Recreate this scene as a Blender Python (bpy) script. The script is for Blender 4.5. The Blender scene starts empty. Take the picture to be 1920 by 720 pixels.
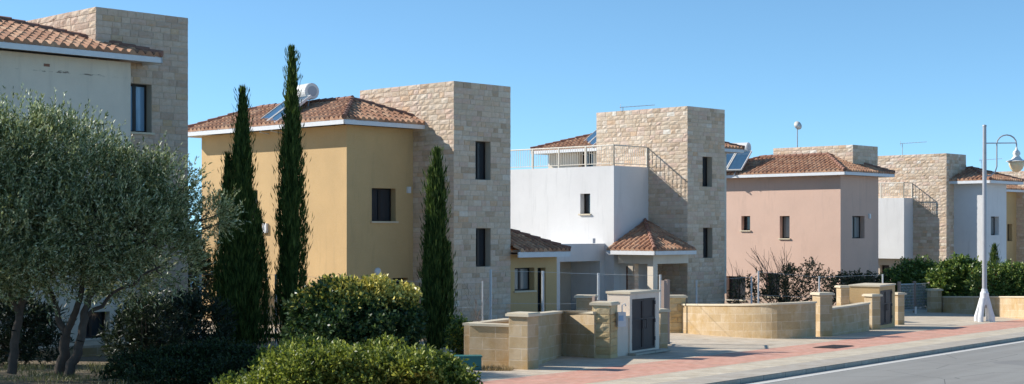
import bpy, math, random
import numpy as np
from mathutils import Vector, Matrix, noise
random.seed(7); rng = np.random.default_rng(7)
SC = bpy.context.scene
COL = SC.collection
# ---------------------------------------------------------------- camera
F = 2700.0; HZ = 430.0; CH = 3.0            # focal length and horizon line in photo pixels, eye height in metres
cam = bpy.data.cameras.new('camera'); cam.sensor_width = 36; cam.lens = F/1920*36
cam.shift_y = (HZ-360)/1920; cam.clip_start = .3; cam.clip_end = 20000
camo = bpy.data.objects.new('camera', cam); COL.objects.link(camo)
camo.location = (0, 0, CH); camo.rotation_euler = (math.radians(90), 0, 0); SC.camera = camo
# ---------------------------------------------------------------- light
SUN = Vector((-1.15, .245, .72)).normalized()
W = bpy.data.worlds.new('World'); SC.world = W; W.use_nodes = True
wn = W.node_tree; bg = wn.nodes['Background']
sky = wn.nodes.new('ShaderNodeTexSky'); sky.sky_type = 'NISHITA'; sky.sun_disc = False
sky.sun_elevation = math.asin(SUN.z); sky.sun_rotation = math.atan2(SUN.x, SUN.y)
sky.air_density = .55; sky.dust_density = 0.0; sky.ozone_density = 6.0; sky.altitude = 0
tcw = wn.nodes.new('ShaderNodeTexCoord'); vam = wn.nodes.new('ShaderNodeVectorMath'); vam.operation = 'MULTIPLY_ADD'
vam.inputs[1].default_value = (1, 1, .82); vam.inputs[2].default_value = (0, 0, .042); wn.links.new(tcw.outputs['Generated'], vam.inputs[0])
nrm = wn.nodes.new('ShaderNodeVectorMath'); nrm.operation = 'NORMALIZE'; wn.links.new(vam.outputs[0], nrm.inputs[0]); wn.links.new(nrm.outputs[0], sky.inputs[0])
tint = wn.nodes.new('ShaderNodeMix'); tint.data_type = 'RGBA'; tint.blend_type = 'MULTIPLY'; tint.inputs[0].default_value = 1
tint.inputs[7].default_value = (.99, 1.05, .86, 1); wn.links.new(sky.outputs[0], tint.inputs[6]); wn.links.new(tint.outputs[2], bg.inputs[0]); bg.inputs[1].default_value = .145
sl = bpy.data.lights.new('sun', 'SUN'); sl.energy = 4.0; sl.angle = math.radians(.53); sl.color = (1, .945, .86)
so = bpy.data.objects.new('sun', sl); COL.objects.link(so)
so.rotation_euler = SUN.to_track_quat('Z', 'Y').to_euler()
SC.view_settings.view_transform = 'Standard'; SC.view_settings.look = 'None'
SC.view_settings.gamma = 1; SC.view_settings.exposure = .62; SC.view_settings.use_curve_mapping = False

# ---------------------------------------------------------------- small tools
def gz(Y): return -.02*(Y-34)
def G(px, py):                               # ground point under a photo pixel
    Y = 6264/(py-484.0); return Vector(((px-960)/F*Y, Y, gz(Y)))
def P(px, Y, z=None): return Vector(((px-960)/F*Y, Y, gz(Y) if z is None else z))
def Z(py, Y): return CH-(py-HZ)/F*Y
def solve(O, d, px):                         # distance along d from O until it projects on px
    k = (px-960)/F; return (k*O[1]-O[0])/(d[0]-k*d[1])
def V3(a, z): return Vector((a[0], a[1], z))
a46 = math.radians(46)
TL = Vector((-math.sin(a46), math.cos(a46))); TR = Vector((math.cos(a46), math.sin(a46)))

class MB:
    def __init__(s): s.v = []; s.f = []; s.uv = []; s.m = []
    def quad(s, pts, uvs=None, m=0):
        b = len(s.v); s.v += [tuple(p) for p in pts]; s.f.append(tuple(range(b, b+len(pts))))
        s.uv.append(uvs or [(0, 0)]*len(pts)); s.m.append(m)
    def box(s, O, ax, ay, az, uvk=True):     # corner + three edge vectors (right handed)
        O, ax, ay, az = Vector(O), Vector(ax), Vector(ay), Vector(az)
        if ax.cross(ay).dot(az) < 0: ax, ay = ay, ax
        lx, ly, lz = ax.length, ay.length, az.length
        r = random.random()*.0
        def q(o, a, b, la, lb): s.quad([o, o+a, o+a+b, o+b], [(r, 0), (la, 0), (la, lb), (0, lb)])
        q(O, ax, az, lx, lz); q(O+ax, ay, az, ly, lz); q(O+ax+ay, -ax, az, lx, lz); q(O+ay, -ay, az, ly, lz)
        q(O+az, ax, ay, lx, ly); q(O+ay, ax, -ay, lx, ly)
    def cbox(s, c, dx, dy, dz, yaw=0):       # box standing on c, centred in plan
        a = Vector((math.cos(yaw), math.sin(yaw), 0)); b = Vector((-a.y, a.x, 0))
        s.box(Vector(c)-a*dx/2-b*dy/2, a*dx, b*dy, Vector((0, 0, dz)))
    def tube(s, pts, r, n=8, cap=True):
        pts = [Vector(p) for p in pts]; R = r if isinstance(r, (list, tuple)) else [r]*len(pts)
        base = len(s.v); up = None
        for i, p in enumerate(pts):
            d = (pts[min(i+1, len(pts)-1)]-pts[max(i-1, 0)]).normalized()
            if up is None: up = d.orthogonal().normalized()
            up = (up-d*up.dot(d)).normalized(); w = d.cross(up)
            for k in range(n):
                a = 2*math.pi*k/n; s.v.append(tuple(p+(up*math.cos(a)+w*math.sin(a))*R[i]))
        for i in range(len(pts)-1):
            for k in range(n):
                a = base+i*n+k; b = base+i*n+(k+1) % n
                s.f.append((a, b, b+n, a+n)); s.uv.append([(k/n, i), ((k+1)/n, i), ((k+1)/n, i+1), (k/n, i+1)]); s.m.append(0)
        if cap:
            s.f.append(tuple(base+k for k in reversed(range(n)))); s.uv.append([(0, 0)]*n); s.m.append(0)
            e = base+(len(pts)-1)*n; s.f.append(tuple(e+k for k in range(n))); s.uv.append([(0, 0)]*n); s.m.append(0)
    def lathe(s, c, prof, n=20):             # prof: (r, z) list
        s.tube([Vector(c)+Vector((0, 0, z)) for r, z in prof], [max(r, .001) for r, z in prof], n)
    def build(s, name, mats, parent=None, smooth=False, loc=None):
        if not isinstance(mats, (list, tuple)): mats = [mats]
        off = Vector((0, 0, 0))
        q = parent
        while q is not None: off += q.location; q = q.parent
        own = Vector(loc) if loc is not None else Vector((0, 0, 0))
        off = off+own
        me = bpy.data.meshes.new(name)
        me.from_pydata([(a-off.x, b-off.y, c-off.z) for a, b, c in s.v], [], s.f)
        ul = me.uv_layers.new(name='UVMap'); flat = []
        for u in s.uv:
            for a in u: flat += [a[0], a[1]]
        ul.data.foreach_set('uv', flat)
        for m in mats: me.materials.append(m)
        me.polygons.foreach_set('material_index', s.m)
        if smooth: me.polygons.foreach_set('use_smooth', [True]*len(s.f))
        me.update()
        o = bpy.data.objects.new(name, me); COL.objects.link(o); o.location = own
        if parent: o.parent = parent
        return o
def tag(o, label=None, cat=None, group=None, kind=None):
    if label: o['label'] = label
    if cat: o['category'] = cat
    if group: o['group'] = group
    if kind: o['kind'] = kind
    return o
def thing(name, loc, label, cat, group=None):
    o = bpy.data.objects.new(name, None); COL.objects.link(o); o.location = Vector(loc); o.empty_display_size = .3
    return tag(o, label, cat, group)
def copy_tree(o, parent=None):
    c = o.copy(); COL.objects.link(c); c.parent = parent
    for ch in list(o.children): copy_tree(ch, c)
    return c

# ---------------------------------------------------------------- materials
class NT:
    def __init__(s, name):
        s.m = bpy.data.materials.new(name); s.m.use_nodes = True; s.t = s.m.node_tree
        s.b = s.t.nodes['Principled BSDF']; s.out = s.t.nodes['Material Output']
    def n(s, typ, **k):
        x = s.t.nodes.new('ShaderNode'+typ)
        for a, b in k.items():
            if a.startswith('i_'):
                key = a[2:]; key = int(key) if key.isdigit() else key
                x.inputs[key].default_value = b
            else: setattr(x, a, b)
        return x
    def l(s, a, b): s.t.links.new(a, b)
    def noise(s, vec, scale, detail=4, rough=.6):
        x = s.n('TexNoise'); x.inputs['Scale'].default_value = scale; x.inputs['Detail'].default_value = detail
        x.inputs['Roughness'].default_value = rough
        if vec is not None: s.l(vec, x.inputs['Vector'])
        return x.outputs['Fac']
    def ramp(s, fac, stops):
        x = s.n('ValToRGB'); e = x.color_ramp.elements
        while len(e) < len(stops): e.new(.5)
        for i, (p, c) in enumerate(stops): e[i].position = p; e[i].color = (*c, 1)
        s.l(fac, x.inputs[0]); return x.outputs[0]
    def mix(s, fac, a, b, blend='MIX'):
        x = s.n('Mix', data_type='RGBA', blend_type=blend)
        for i, q in ((0, fac), (6, a), (7, b)):
            if isinstance(q, (int, float)): x.inputs[i].default_value = q
            elif isinstance(q, tuple): x.inputs[i].default_value = (*q, 1)
            else: s.l(q, x.inputs[i])
        return x.outputs[2]
    def bump(s, h, strength=.3, dist=.02):
        x = s.n('Bump'); x.inputs['Strength'].default_value = strength; x.inputs['Distance'].default_value = dist
        s.l(h, x.inputs['Height']); s.l(x.outputs[0], s.b.inputs['Normal'])
    def obj(s): return s.n('TexCoord').outputs['Object']
    def uvc(s): return s.n('TexCoord').outputs['UV']
    def map(s, vec, sc):
        x = s.n('Mapping'); x.inputs['Scale'].default_value = sc; s.l(vec, x.inputs[0]); return x.outputs[0]
    def color(s, c):
        if isinstance(c, tuple): s.b.inputs['Base Color'].default_value = (*c, 1)
        else: s.l(c, s.b.inputs['Base Color'])
    def rough(s, r): s.b.inputs['Roughness'].default_value = r
def sc3(c, k): return tuple(min(1, x*k) for x in c)
def plaster(name, c, var=.09, mould=None):
    t = NT(name); o = t.obj()
    a = t.noise(o, .6, 5); b = t.noise(t.map(o, (2.2, 2.2, .25)), 1.2, 5, .7); f = t.noise(o, 38, 3)
    col = t.mix(t.ramp(a, [(.3, (0, 0, 0)), (.7, (1, 1, 1))]), sc3(c, 1-var), sc3(c, 1+var))
    col = t.mix(t.ramp(b, [(.55, (0, 0, 0)), (.8, (1, 1, 1))]), col, sc3(c, .8))
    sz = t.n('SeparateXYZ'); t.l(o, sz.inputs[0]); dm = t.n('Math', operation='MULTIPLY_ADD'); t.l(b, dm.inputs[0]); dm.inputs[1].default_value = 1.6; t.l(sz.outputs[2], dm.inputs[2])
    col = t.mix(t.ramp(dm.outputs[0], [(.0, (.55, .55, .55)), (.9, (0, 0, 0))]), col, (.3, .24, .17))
    col = t.mix(t.ramp(f, [(.3, (0, 0, 0)), (.7, (1, 1, 1))]), col, t.mix(.92, (1, 1, 1), col))
    if mould:
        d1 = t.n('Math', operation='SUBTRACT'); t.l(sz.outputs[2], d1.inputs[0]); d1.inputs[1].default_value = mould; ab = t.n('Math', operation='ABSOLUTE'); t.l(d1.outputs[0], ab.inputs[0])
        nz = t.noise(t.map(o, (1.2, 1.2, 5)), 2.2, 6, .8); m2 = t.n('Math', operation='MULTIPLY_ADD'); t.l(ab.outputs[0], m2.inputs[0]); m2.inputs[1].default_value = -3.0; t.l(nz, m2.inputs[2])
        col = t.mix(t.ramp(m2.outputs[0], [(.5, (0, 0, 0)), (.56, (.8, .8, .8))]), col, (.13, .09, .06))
    t.color(col); t.rough(.92); t.bump(f, .35, .012); return t.m
def plain(name, c, rough=.6, metal=0, var=.12, sc=6, bump=.1, spec=.5):
    t = NT(name); o = t.obj(); a = t.noise(o, sc, 5)
    t.color(t.mix(a, sc3(c, 1-var), sc3(c, 1+var))); t.rough(rough); t.b.inputs['Metallic'].default_value = metal
    t.b.inputs['Specular IOR Level'].default_value = spec
    if bump: t.bump(t.noise(o, sc*7, 3), bump, .01)
    return t.m
def stone_mat(name, stops, mortar=None):     # colour per stone comes from its own u value
    t = NT(name); u = t.uvc(); sp = t.n('SeparateXYZ'); t.l(u, sp.inputs[0]); o = t.obj()
    c = t.ramp(sp.outputs[0], stops)
    f = t.noise(o, 9, 6, .7); g = t.noise(o, 40, 4, .7)
    c = t.mix(t.ramp(f, [(.3, (0, 0, 0)), (.72, (1, 1, 1))]), c, t.mix(1.0, c, (.84, .78, .7), 'MULTIPLY'))
    c = t.mix(t.ramp(g, [(.35, (.82, .8, .78)), (.65, (1, 1, 1))]), c, c, 'MIX') if False else c
    t.color(c); t.rough(.9); x = t.n('Math', operation='ADD'); t.l(f, x.inputs[0]); t.l(g, x.inputs[1]); t.bump(x.outputs[0], .6, .03)
    return t.m
def block_mat(name, c1, c2, mort, bw, bh, ms=.012, bumps=.4, off=.5, stain=None, var=.5, rough=.88, grime=0):   # masonry / paving by UV metres
    t = NT(name); u = t.uvc(); o = t.obj()
    b = t.n('TexBrick'); t.l(u, b.inputs['Vector']); b.offset = off
    b.inputs['Scale'].default_value = 1; b.inputs['Mortar Size'].default_value = ms; b.inputs['Mortar Smooth'].default_value = .3
    b.inputs['Brick Width'].default_value = bw; b.inputs['Row Height'].default_value = bh
    b.inputs['Color1'].default_value = (*c1, 1); b.inputs['Color2'].default_value = (*c2, 1); b.inputs['Mortar'].default_value = (*mort, 1)
    f = t.noise(o, 3.2, 6, .7); g = t.noise(o, 26, 5, .7)
    c = t.mix(t.ramp(f, [(.32, (0, 0, 0)), (.72, (1, 1, 1))]), b.outputs[0], t.mix(1.0, b.outputs[0], (.8, .72, .62), 'MULTIPLY'))
    if stain:
        h = t.noise(o, .9, 7, .75)
        c = t.mix(t.ramp(h, [(.5, (0, 0, 0)), (.68, (1, 1, 1))]), c, stain)
    c = t.mix(t.ramp(g, [(.35, (.25, .25, .25)), (.65, (0, 0, 0))]), c, t.mix(1.0, c, (.6, .58, .55), 'MULTIPLY'))
    if grime:
        gr = t.noise(o, 1.3, 8, .8); c = t.mix(t.ramp(gr, [(.45, (0, 0, 0)), (.7, (grime, grime, grime))]), c, (.3, .26, .21))
    t.color(c); t.rough(rough)
    x = t.n('Math', operation='MULTIPLY_ADD'); t.l(b.outputs['Fac'], x.inputs[0]); x.inputs[1].default_value = -.8; t.l(g, x.inputs[2])
    t.bump(x.outputs[0], bumps, .015); return t.m
def leaf_mat(name, stops, trans=.25, rough=.5, spec=.35):
    t = NT(name); u = t.uvc(); sp = t.n('SeparateXYZ'); t.l(u, sp.inputs[0])
    c = t.ramp(sp.outputs[0], stops); t.color(c); t.rough(rough); t.b.inputs['Specular IOR Level'].default_value = spec
    tr = t.n('BsdfTranslucent'); t.l(t.mix(1.0, c, (1, 1, .6), 'MULTIPLY'), tr.inputs[0])
    mx = t.n('MixShader'); mx.inputs[0].default_value = trans
    t.l(t.b.outputs[0], mx.inputs[1]); t.l(tr.outputs[0], mx.inputs[2]); t.l(mx.outputs[0], t.out.inputs[0]); return t.m
def pane_mat(name, c, rough=.06):
    t = NT(name); o = t.obj(); t.color(t.mix(t.noise(t.map(o, (3, 3, .2)), 1.5, 2), c, sc3(c, 1.8)))
    t.rough(rough); t.b.inputs['Specular IOR Level'].default_value = .7
    t.bump(t.noise(o, 1.2, 2), .03, .05); return t.m

M = {}
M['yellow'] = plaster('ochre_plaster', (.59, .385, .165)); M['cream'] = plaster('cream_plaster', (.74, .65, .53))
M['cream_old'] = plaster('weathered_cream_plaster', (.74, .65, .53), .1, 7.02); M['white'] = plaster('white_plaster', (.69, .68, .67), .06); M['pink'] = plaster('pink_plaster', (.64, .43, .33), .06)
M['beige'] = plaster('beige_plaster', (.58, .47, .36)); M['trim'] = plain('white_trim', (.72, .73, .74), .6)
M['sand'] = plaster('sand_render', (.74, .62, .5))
M['mortar'] = plain('mortar', (.5, .43, .34), .95)
M['stone'] = stone_mat('beige_limestone', [(0, (.54, .41, .3)), (.12, (.66, .53, .4)), (.4, (.72, .6, .47)), (.55, (.7, .53, .43)), (.8, (.77, .67, .55)), (.94, (.7, .5, .34)), (1, (.84, .79, .71))])
M['stonepink'] = stone_mat('pinkish_limestone', [(0, (.56, .42, .33)), (.3, (.66, .52, .41)), (.6, (.72, .58, .46)), (.85, (.67, .5, .4)), (.94, (.66, .47, .3)), (1, (.78, .68, .57))])
M['rough'] = stone_mat('split_sandstone', [(0, (.6, .42, .2)), (.4, (.68, .52, .28)), (.8, (.72, .58, .36)), (1, (.62, .46, .22))])
M['sandstone'] = block_mat('cut_sandstone', (.53, .4, .235), (.63, .5, .335), (.65, .54, .39), .6, .245, .013, .35, stain=(.46, .3, .12))
M['cap'] = plain('wall_coping', (.66, .57, .42), .85, var=.1, sc=4)
M['paving'] = block_mat('beige_paving', (.68, .59, .47), (.75, .66, .53), (.5, .43, .34), .5, .5, .012, .2, 0, grime=.5)
M['pinkpave'] = block_mat('pink_pavers', (.74, .36, .27), (.82, .46, .35), (.68, .44, .34), .2, .1, .006, .2, grime=.5)
M['slab'] = block_mat('cream_slabs', (.68, .61, .48), (.76, .68, .54), (.45, .4, .32), .45, 1.2, .012, .2, 0, grime=.5)
M['kerb'] = block_mat('kerb_concrete', (.52, .48, .42), (.58, .54, .47), (.28, .26, .23), 1.0, 3.0, .014, .2, 0, grime=.5)
M['white_metal'] = plain('white_painted_metal', (.74, .72, .68), .4); M['grey_metal'] = plain('galvanised_metal', (.55, .57, .58), .5, .2)
M['lamp_metal'] = plain('pale_grey_paint', (.4, .41, .43), .4, .1); M['dark_metal'] = plain('dark_metal', (.06, .05, .05), .5)
M['brown_metal'] = plain('brown_metal', (.04, .03, .028), .6); M['rail'] = plain('cream_rail', (.7, .64, .54), .5)
M['frame'] = plain('dark_window_frame', (.022, .016, .014), .4, spec=.4); M['wood'] = plain('brown_door_wood', (.16, .06, .03), .6, sc=3)
M['pane'] = pane_mat('dark_glass', (.02, .024, .03)); M['curtain'] = pane_mat('curtained_glass', (.16, .17, .17), .2)
M['bluepane'] = pane_mat('sky_reflection_glass', (.17, .27, .38), .05)  # blue sky reflection painted into the base colour of the glass
M['gatepost'] = plain('gate_post_paint', (.3, .22, .18), .5)
def tile_material():
    t = NT('clay_roof_tiles'); u = t.uvc(); fl = t.n('VectorMath', operation='FLOOR'); t.l(u, fl.inputs[0])
    wnz = t.n('TexWhiteNoise', noise_dimensions='2D'); t.l(fl.outputs[0], wnz.inputs['Vector'])
    c = t.ramp(wnz.outputs['Value'], [(0, (.34, .16, .085)), (.3, (.45, .22, .12)), (.6, (.54, .29, .165)), (.85, (.62, .38, .23)), (1, (.38, .2, .12))])
    o = t.obj(); f = t.noise(o, 5, 6, .75)
    c = t.mix(t.ramp(f, [(.4, (0, 0, 0)), (.75, (.75, .75, .75))]), c, (.22, .13, .09)); t.color(c); t.rough(.85)
    t.bump(t.noise(o, 40, 3), .2, .01); return t.m
M['tile'] = tile_material()
M['ridge'] = plain('dark_ridge_clay', (.26, .13, .09), .85, var=.4, sc=5)
M['leaf_olive'] = leaf_mat('olive_leaf', [(0, (.055, .075, .025)), (.4, (.17, .215, .085)), (.72, (.4, .46, .24)), (1, (.72, .76, .54))], .25, .45, .5)
M['leaf_shrub_shade'] = leaf_mat('shade_darkened_shrub_leaf', [(0, (.012, .025, .01)), (.7, (.035, .06, .02)), (1, (.08, .11, .035))], .15, .5, .3)  # shrub leaf darkened in colour to stand in for shade under the olives
M['leaf_cyp'] = leaf_mat('cypress_leaf', [(0, (.02, .045, .012)), (.5, (.07, .12, .028)), (1, (.19, .24, .06))], .3, .7, .2)
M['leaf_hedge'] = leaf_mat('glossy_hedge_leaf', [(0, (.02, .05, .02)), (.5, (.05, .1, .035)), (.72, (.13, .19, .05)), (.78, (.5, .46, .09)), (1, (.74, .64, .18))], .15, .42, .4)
M['leaf_shrub'] = leaf_mat('spreading_shrub_leaf', [(0, (.06, .09, .02)), (.4, (.16, .21, .04)), (.8, (.36, .4, .08)), (1, (.55, .57, .16))], .35, .45, .4)
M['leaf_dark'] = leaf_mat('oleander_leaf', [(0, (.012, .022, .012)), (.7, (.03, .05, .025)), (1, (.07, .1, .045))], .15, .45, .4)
M['leaf_green'] = leaf_mat('garden_hedge_leaf', [(0, (.05, .09, .025)), (.5, (.12, .2, .045)), (.85, (.26, .34, .08)), (1, (.45, .48, .13))], .25, .4, .5)
M['leaf_grey'] = leaf_mat('dark_bush_leaf', [(0, (.05, .05, .03)), (.6, (.1, .1, .05)), (1, (.22, .2, .1))], .2, .5, .4)
M['petal_yellow'] = leaf_mat('yellow_petal', [(0, (.6, .5, .02)), (1, (.75, .65, .05))], .2)
M['petal_red'] = leaf_mat('red_petal', [(0, (.4, .03, .04)), (1, (.55, .06, .08))], .2)
M['dry'] = leaf_mat('dry_grass_blade', [(0, (.3, .2, .1)), (1, (.5, .38, .22))], .2)
M['grass'] = leaf_mat('grass_blade', [(0, (.1, .11, .04)), (1, (.28, .27, .12))], .2)
M['bark'] = plain('olive_bark', (.085, .065, .05), .95, var=.5, sc=9, bump=.9); M['twig'] = plain('bare_twig_bark', (.2, .14, .11), .9)

# ---------------------------------------------------------------- wall panels
def cells(L, z0, z1, holes):
    ss = sorted({0.0, L, *[max(0, min(L, h[0])) for h in holes], *[max(0, min(L, h[1])) for h in holes]})
    zs = sorted({z0, z1, *[max(z0, min(z1, h[2])) for h in holes], *[max(z0, min(z1, h[3])) for h in holes]})
    for i in range(len(ss)-1):
        for j in range(len(zs)-1):
            cs, cz = (ss[i]+ss[i+1])/2, (zs[j]+zs[j+1])/2
            if any(h[0] < cs < h[1] and h[2] < cz < h[3] for h in holes): continue
            yield ss[i], ss[i+1], zs[j], zs[j+1]
def panel(mb, O, d, nr, L, z0, z1, holes=(), reveal=.3, push=0):
    O3 = V3(O, 0); D = V3(d, 0); N = V3(nr, 0)
    def p(s, z, b=0): return O3+D*s+Vector((0, 0, z))-N*b+N*push
    flip = D.cross(Vector((0, 0, 1))).dot(N) < 0
    def q(pts, uv):
        if flip: pts = pts[::-1]; uv = uv[::-1]
        mb.quad(pts, uv)
    for s0, s1, a, b in cells(L, z0, z1, holes):
        q([p(s0, a), p(s1, a), p(s1, b), p(s0, b)], [(s0, a), (s1, a), (s1, b), (s0, b)])
    for h in holes:
        s0, s1, a, b = h[:4]; r = h[4] if len(h) > 4 else reveal
        r2 = r+.0
        for A, B in (((s0, a), (s0, b)), ((s0, b), (s1, b)), ((s1, b), (s1, a)), ((s1, a), (s0, a))):
            q([p(*A), p(*A, r2), p(*B, r2), p(*B)], [(A[0], A[1]), (A[0]+r, A[1]), (B[0]+r, B[1]), (B[0], B[1])])
def stones(mb, O, d, nr, L, z0, z1, holes=(), hmin=.15, hmax=.205, wmin=.2, wmax=.5, dep=.026, s_start=0.0, zcap=None):
    O3 = V3(O, 0); D = V3(d, 0); N = V3(nr, 0); flip = D.cross(Vector((0, 0, 1))).dot(N) < 0
    keys = sorted({z0, z1, *[h[2] for h in holes if z0 < h[2] < z1], *[h[3] for h in holes if z0 < h[3] < z1]})
    rows = []
    for a, b in zip(keys[:-1], keys[1:]):
        n = max(1, round((b-a)/((hmin+hmax)/2))); w = [random.uniform(.85, 1.15) for _ in range(n)]; t = sum(w); z = a
        for k in w: rows.append((z, z+(b-a)*k/t)); z += (b-a)*k/t
    g = .006
    for a, b in rows:
        cz = (a+b)/2; seg = [(s_start, L)]
        for h in holes:
            if h[2] < cz < h[3]:
                ns = []
                for x, y in seg:
                    if h[1] <= x or h[0] >= y: ns.append((x, y)); continue
                    if h[0] > x: ns.append((x, h[0]))
                    if h[1] < y: ns.append((h[1], y))
                seg = ns
        for x, y in seg:
            s = x
            while s < y-1e-4:
                w = random.uniform(wmin, wmax)
                if y-s-w < wmin: w = y-s
                e = s+w; r = random.random(); base = random.uniform(.008, dep*.6)
                def pt(ss, zz, dd): return O3+D*ss+Vector((0, 0, zz))+N*dd
                xs = [s+g, (s+e)/2+random.uniform(-.06, .06), e-g]; zz = [a+g, (a+b)/2+random.uniform(-.03, .03), b-g]
                gr = [[pt(xx, z_, base+(random.uniform(.3, 1)*dep if (i == 1 and j == 1) else random.uniform(-.25, .4)*dep if (i == 1 or j == 1) else 0)) for j, xx in enumerate(xs)] for i, z_ in enumerate(zz)]
                uv = [(r, .5)]*4
                def q(pts):
                    mb.quad(pts[::-1] if flip else pts, uv)
                for i in range(2):
                    for j in range(2): q([gr[i][j], gr[i][j+1], gr[i+1][j+1], gr[i+1][j]])
                fr = [gr[0][0], gr[0][2], gr[2][2], gr[2][0]]; bk = [pt(xs[0], zz[0], -.01), pt(xs[2], zz[0], -.01), pt(xs[2], zz[2], -.01), pt(xs[0], zz[2], -.01)]
                mids = [gr[0][1], gr[1][2], gr[2][1], gr[1][0]]
                for k in range(4):
                    k2 = (k+1) % 4; q5 = [fr[k], bk[k], bk[k2], fr[k2], mids[k]]
                    mb.quad(q5[::-1] if flip else q5, [(r, .5)]*5)
                s = e
def window(root, O, d, nr, h, kind='pane', reveal=.3, sill=True, name='window', mull=None, framed='frame'):
    s0, s1, a, b = h[:4]; D = V3(d, 0); N = V3(nr, 0); w = s1-s0
    def p(s, z, back): return V3(O, 0)+D*s+Vector((0, 0, z))-N*back
    fr = MB(); t = .055; bk = reveal; th = .05
    def bar(x0, x1, z0_, z1_, bb=bk, tt=th): fr.box(p(x0, z0_, bb), D*(x1-x0), N*tt, Vector((0, 0, z1_-z0_)))
    e = .002
    bar(s0+e, s0+t, a+e, b-e); bar(s1-t, s1-e, a+e, b-e); bar(s0+t, s1-t, a+e, a+t); bar(s0+t, s1-t, b-t, b-e)
    if mull is None: mull = w > .7
    if mull: bar((s0+s1)/2-.045, (s0+s1)/2+.045, a+t, b-t, bk-.004)
    f = fr.build(name, M[framed], root)
    g = MB(); g.box(p(s0-.01, a-.01, bk+.035), D*(w+.02), N*.055, Vector((0, 0, b-a+.02))); g.build('pane', M[kind] if isinstance(kind, str) else kind, f)
    if sill:
        m = MB(); m.box(p(s0-.06, a-.055, reveal-.03), D*(w+.12), N*(reveal+.05), Vector((0, 0, .058))); m.build('sill', M['cap'], f)
    return f
class Block:
    """one upright volume with its near corner C, length L along TL and width Wd along TR"""
    def __init__(s, C, L, Wd, z0, z1): s.C = Vector(C[:2]); s.L = L; s.W = Wd; s.z0 = z0; s.z1 = z1; s.hL = []; s.hR = []
    def hole(s, side, px0, px1, py0, py1, *extra):
        d = TL if side == 'L' else TR; a, b = sorted((solve(s.C, d, px0), solve(s.C, d, px1)))
        q = s.C+d*(a+b)/2; z_1 = Z(py0, q.y); z_0 = Z(py1, q.y)
        if extra and extra[0] is not None: z_0 = extra[0]
        h = (a, b, z_0, z_1) + tuple(extra[1:2])
        (s.hL if side == 'L' else s.hR).append(h); return h
    def faces(s): return ((s.C, TL, -TR, s.L, s.hL), (s.C, TR, -TL, s.W, s.hR))
    def plaster(s, root, name, mat, bottom=False):
        mb = MB()
        for O, d, n, L, h in s.faces(): panel(mb, O, d, n, L, s.z0, s.z1, h)
        A = s.C+TL*s.L; B = s.C+TR*s.W
        panel(mb, A, TR, TL, s.W, s.z0, s.z1); panel(mb, B, TL, TR, s.L, s.z0, s.z1)
        D = A+TR*s.W
        mb.quad([V3(q, s.z1) for q in (s.C, B, D, A)]); mb.quad([V3(q, s.z0) for q in (A, D, B, s.C)])
        return mb.build(name, M[mat], root)
    def stone(s, root, name, mat):
        mb = MB()
        for i, (O, d, n, L, h) in enumerate(s.faces()):
            panel(mb, O, d, n, L, s.z0, s.z1, h)
        A = s.C+TL*s.L; B = s.C+TR*s.W
        panel(mb, A, TR, TL, s.W, s.z0, s.z1); panel(mb, B, TL, TR, s.L, s.z0, s.z1); D = A+TR*s.W
        pw = .3; zt = s.z1-.5                 # parapet with a sunken roof deck
        ins = [s.C+(TL+TR)*pw, B+(TL-TR)*pw, D-(TL+TR)*pw, A+(TR-TL)*pw]; outs = [s.C, B, D, A]
        for k in range(4):
            k2 = (k+1) % 4
            mb.quad([V3(outs[k], s.z1), V3(outs[k2], s.z1), V3(ins[k2], s.z1), V3(ins[k], s.z1)])
            mb.quad([V3(ins[k], s.z1), V3(ins[k2], s.z1), V3(ins[k2], zt), V3(ins[k], zt)])
        mb.quad([V3(q, zt) for q in ins])
        w = mb.build(name, M['mortar'], root)
        st = MB()
        for i, (O, d, n, L, h) in enumerate(s.faces()):
            stones(st, O, d, n, L, s.z0 if s.z0 > 0 else max(s.z0, -.6), s.z1+.01, h, s_start=-.015)
            for hh in h:                     # dressed reveal blocks
                pass
        st.build('stonework', M[mat], w)
        return w
    def win(s, root, side, h, kind='pane', **k):
        O, d, n = (s.C, TL, -TR) if side == 'L' else (s.C, TR, -TL)
        return window(root, O, d, n, h, kind, **k)

# ---------------------------------------------------------------- tiled roofs
def slope(mb, E, e, inn, le, vmax, pitch, z, tw=.25, rl=.36):
    """E eave start, e eave direction, inn direction up the slope in plan; vmax(u) = run in plan"""
    E = V3(E, z); e = V3(e, 0); inn = V3(inn, 0); tp = math.tan(pitch); n = 6
    cols = max(1, round(le/tw)); tw = le/cols
    def prof(k): x = k/n; return .078*math.sqrt(max(0, 1-(2*x/.72-1)**2)) if x < .72 else -.012
    def pt(u, v, dz): return E+e*u+inn*v+Vector((0, 0, v*tp+dz))
    flip = e.cross(inn).z < 0
    for c in range(cols):
        jit = random.uniform(-.05, .05)
        for k in range(n):
            ul, ur = (c+k/n)*tw, (c+(k+1)/n)*tw; hl, hr = prof(k), prof(k+1) if k < n-1 else -.012
            ml, mr = vmax(ul), vmax(ur); j = 0
            while j*rl < max(ml, mr):
                v0, v1 = j*rl+(jit*.4 if j else 0), (j+1)*rl+jit*.4
                a0, a1, b0, b1 = min(v0, ml), min(v1, ml), min(v0, mr), min(v1, mr)
                uv = [(c+.5, j+.5)]*4
                pts = [pt(ul, a0, hl+.035), pt(ur, b0, hr+.035), pt(ur, b1, hr+.006), pt(ul, a1, hl+.006)]
                ris = [pt(ul, a0, -.03 if j == 0 else hl-.01), pt(ur, b0, -.03 if j == 0 else hr-.01), pt(ur, b0, hr+.035), pt(ul, a0, hl+.035)]
                mb.quad(pts[::-1] if flip else pts, uv); mb.quad(ris[::-1] if flip else ris, uv)
                j += 1
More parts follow.
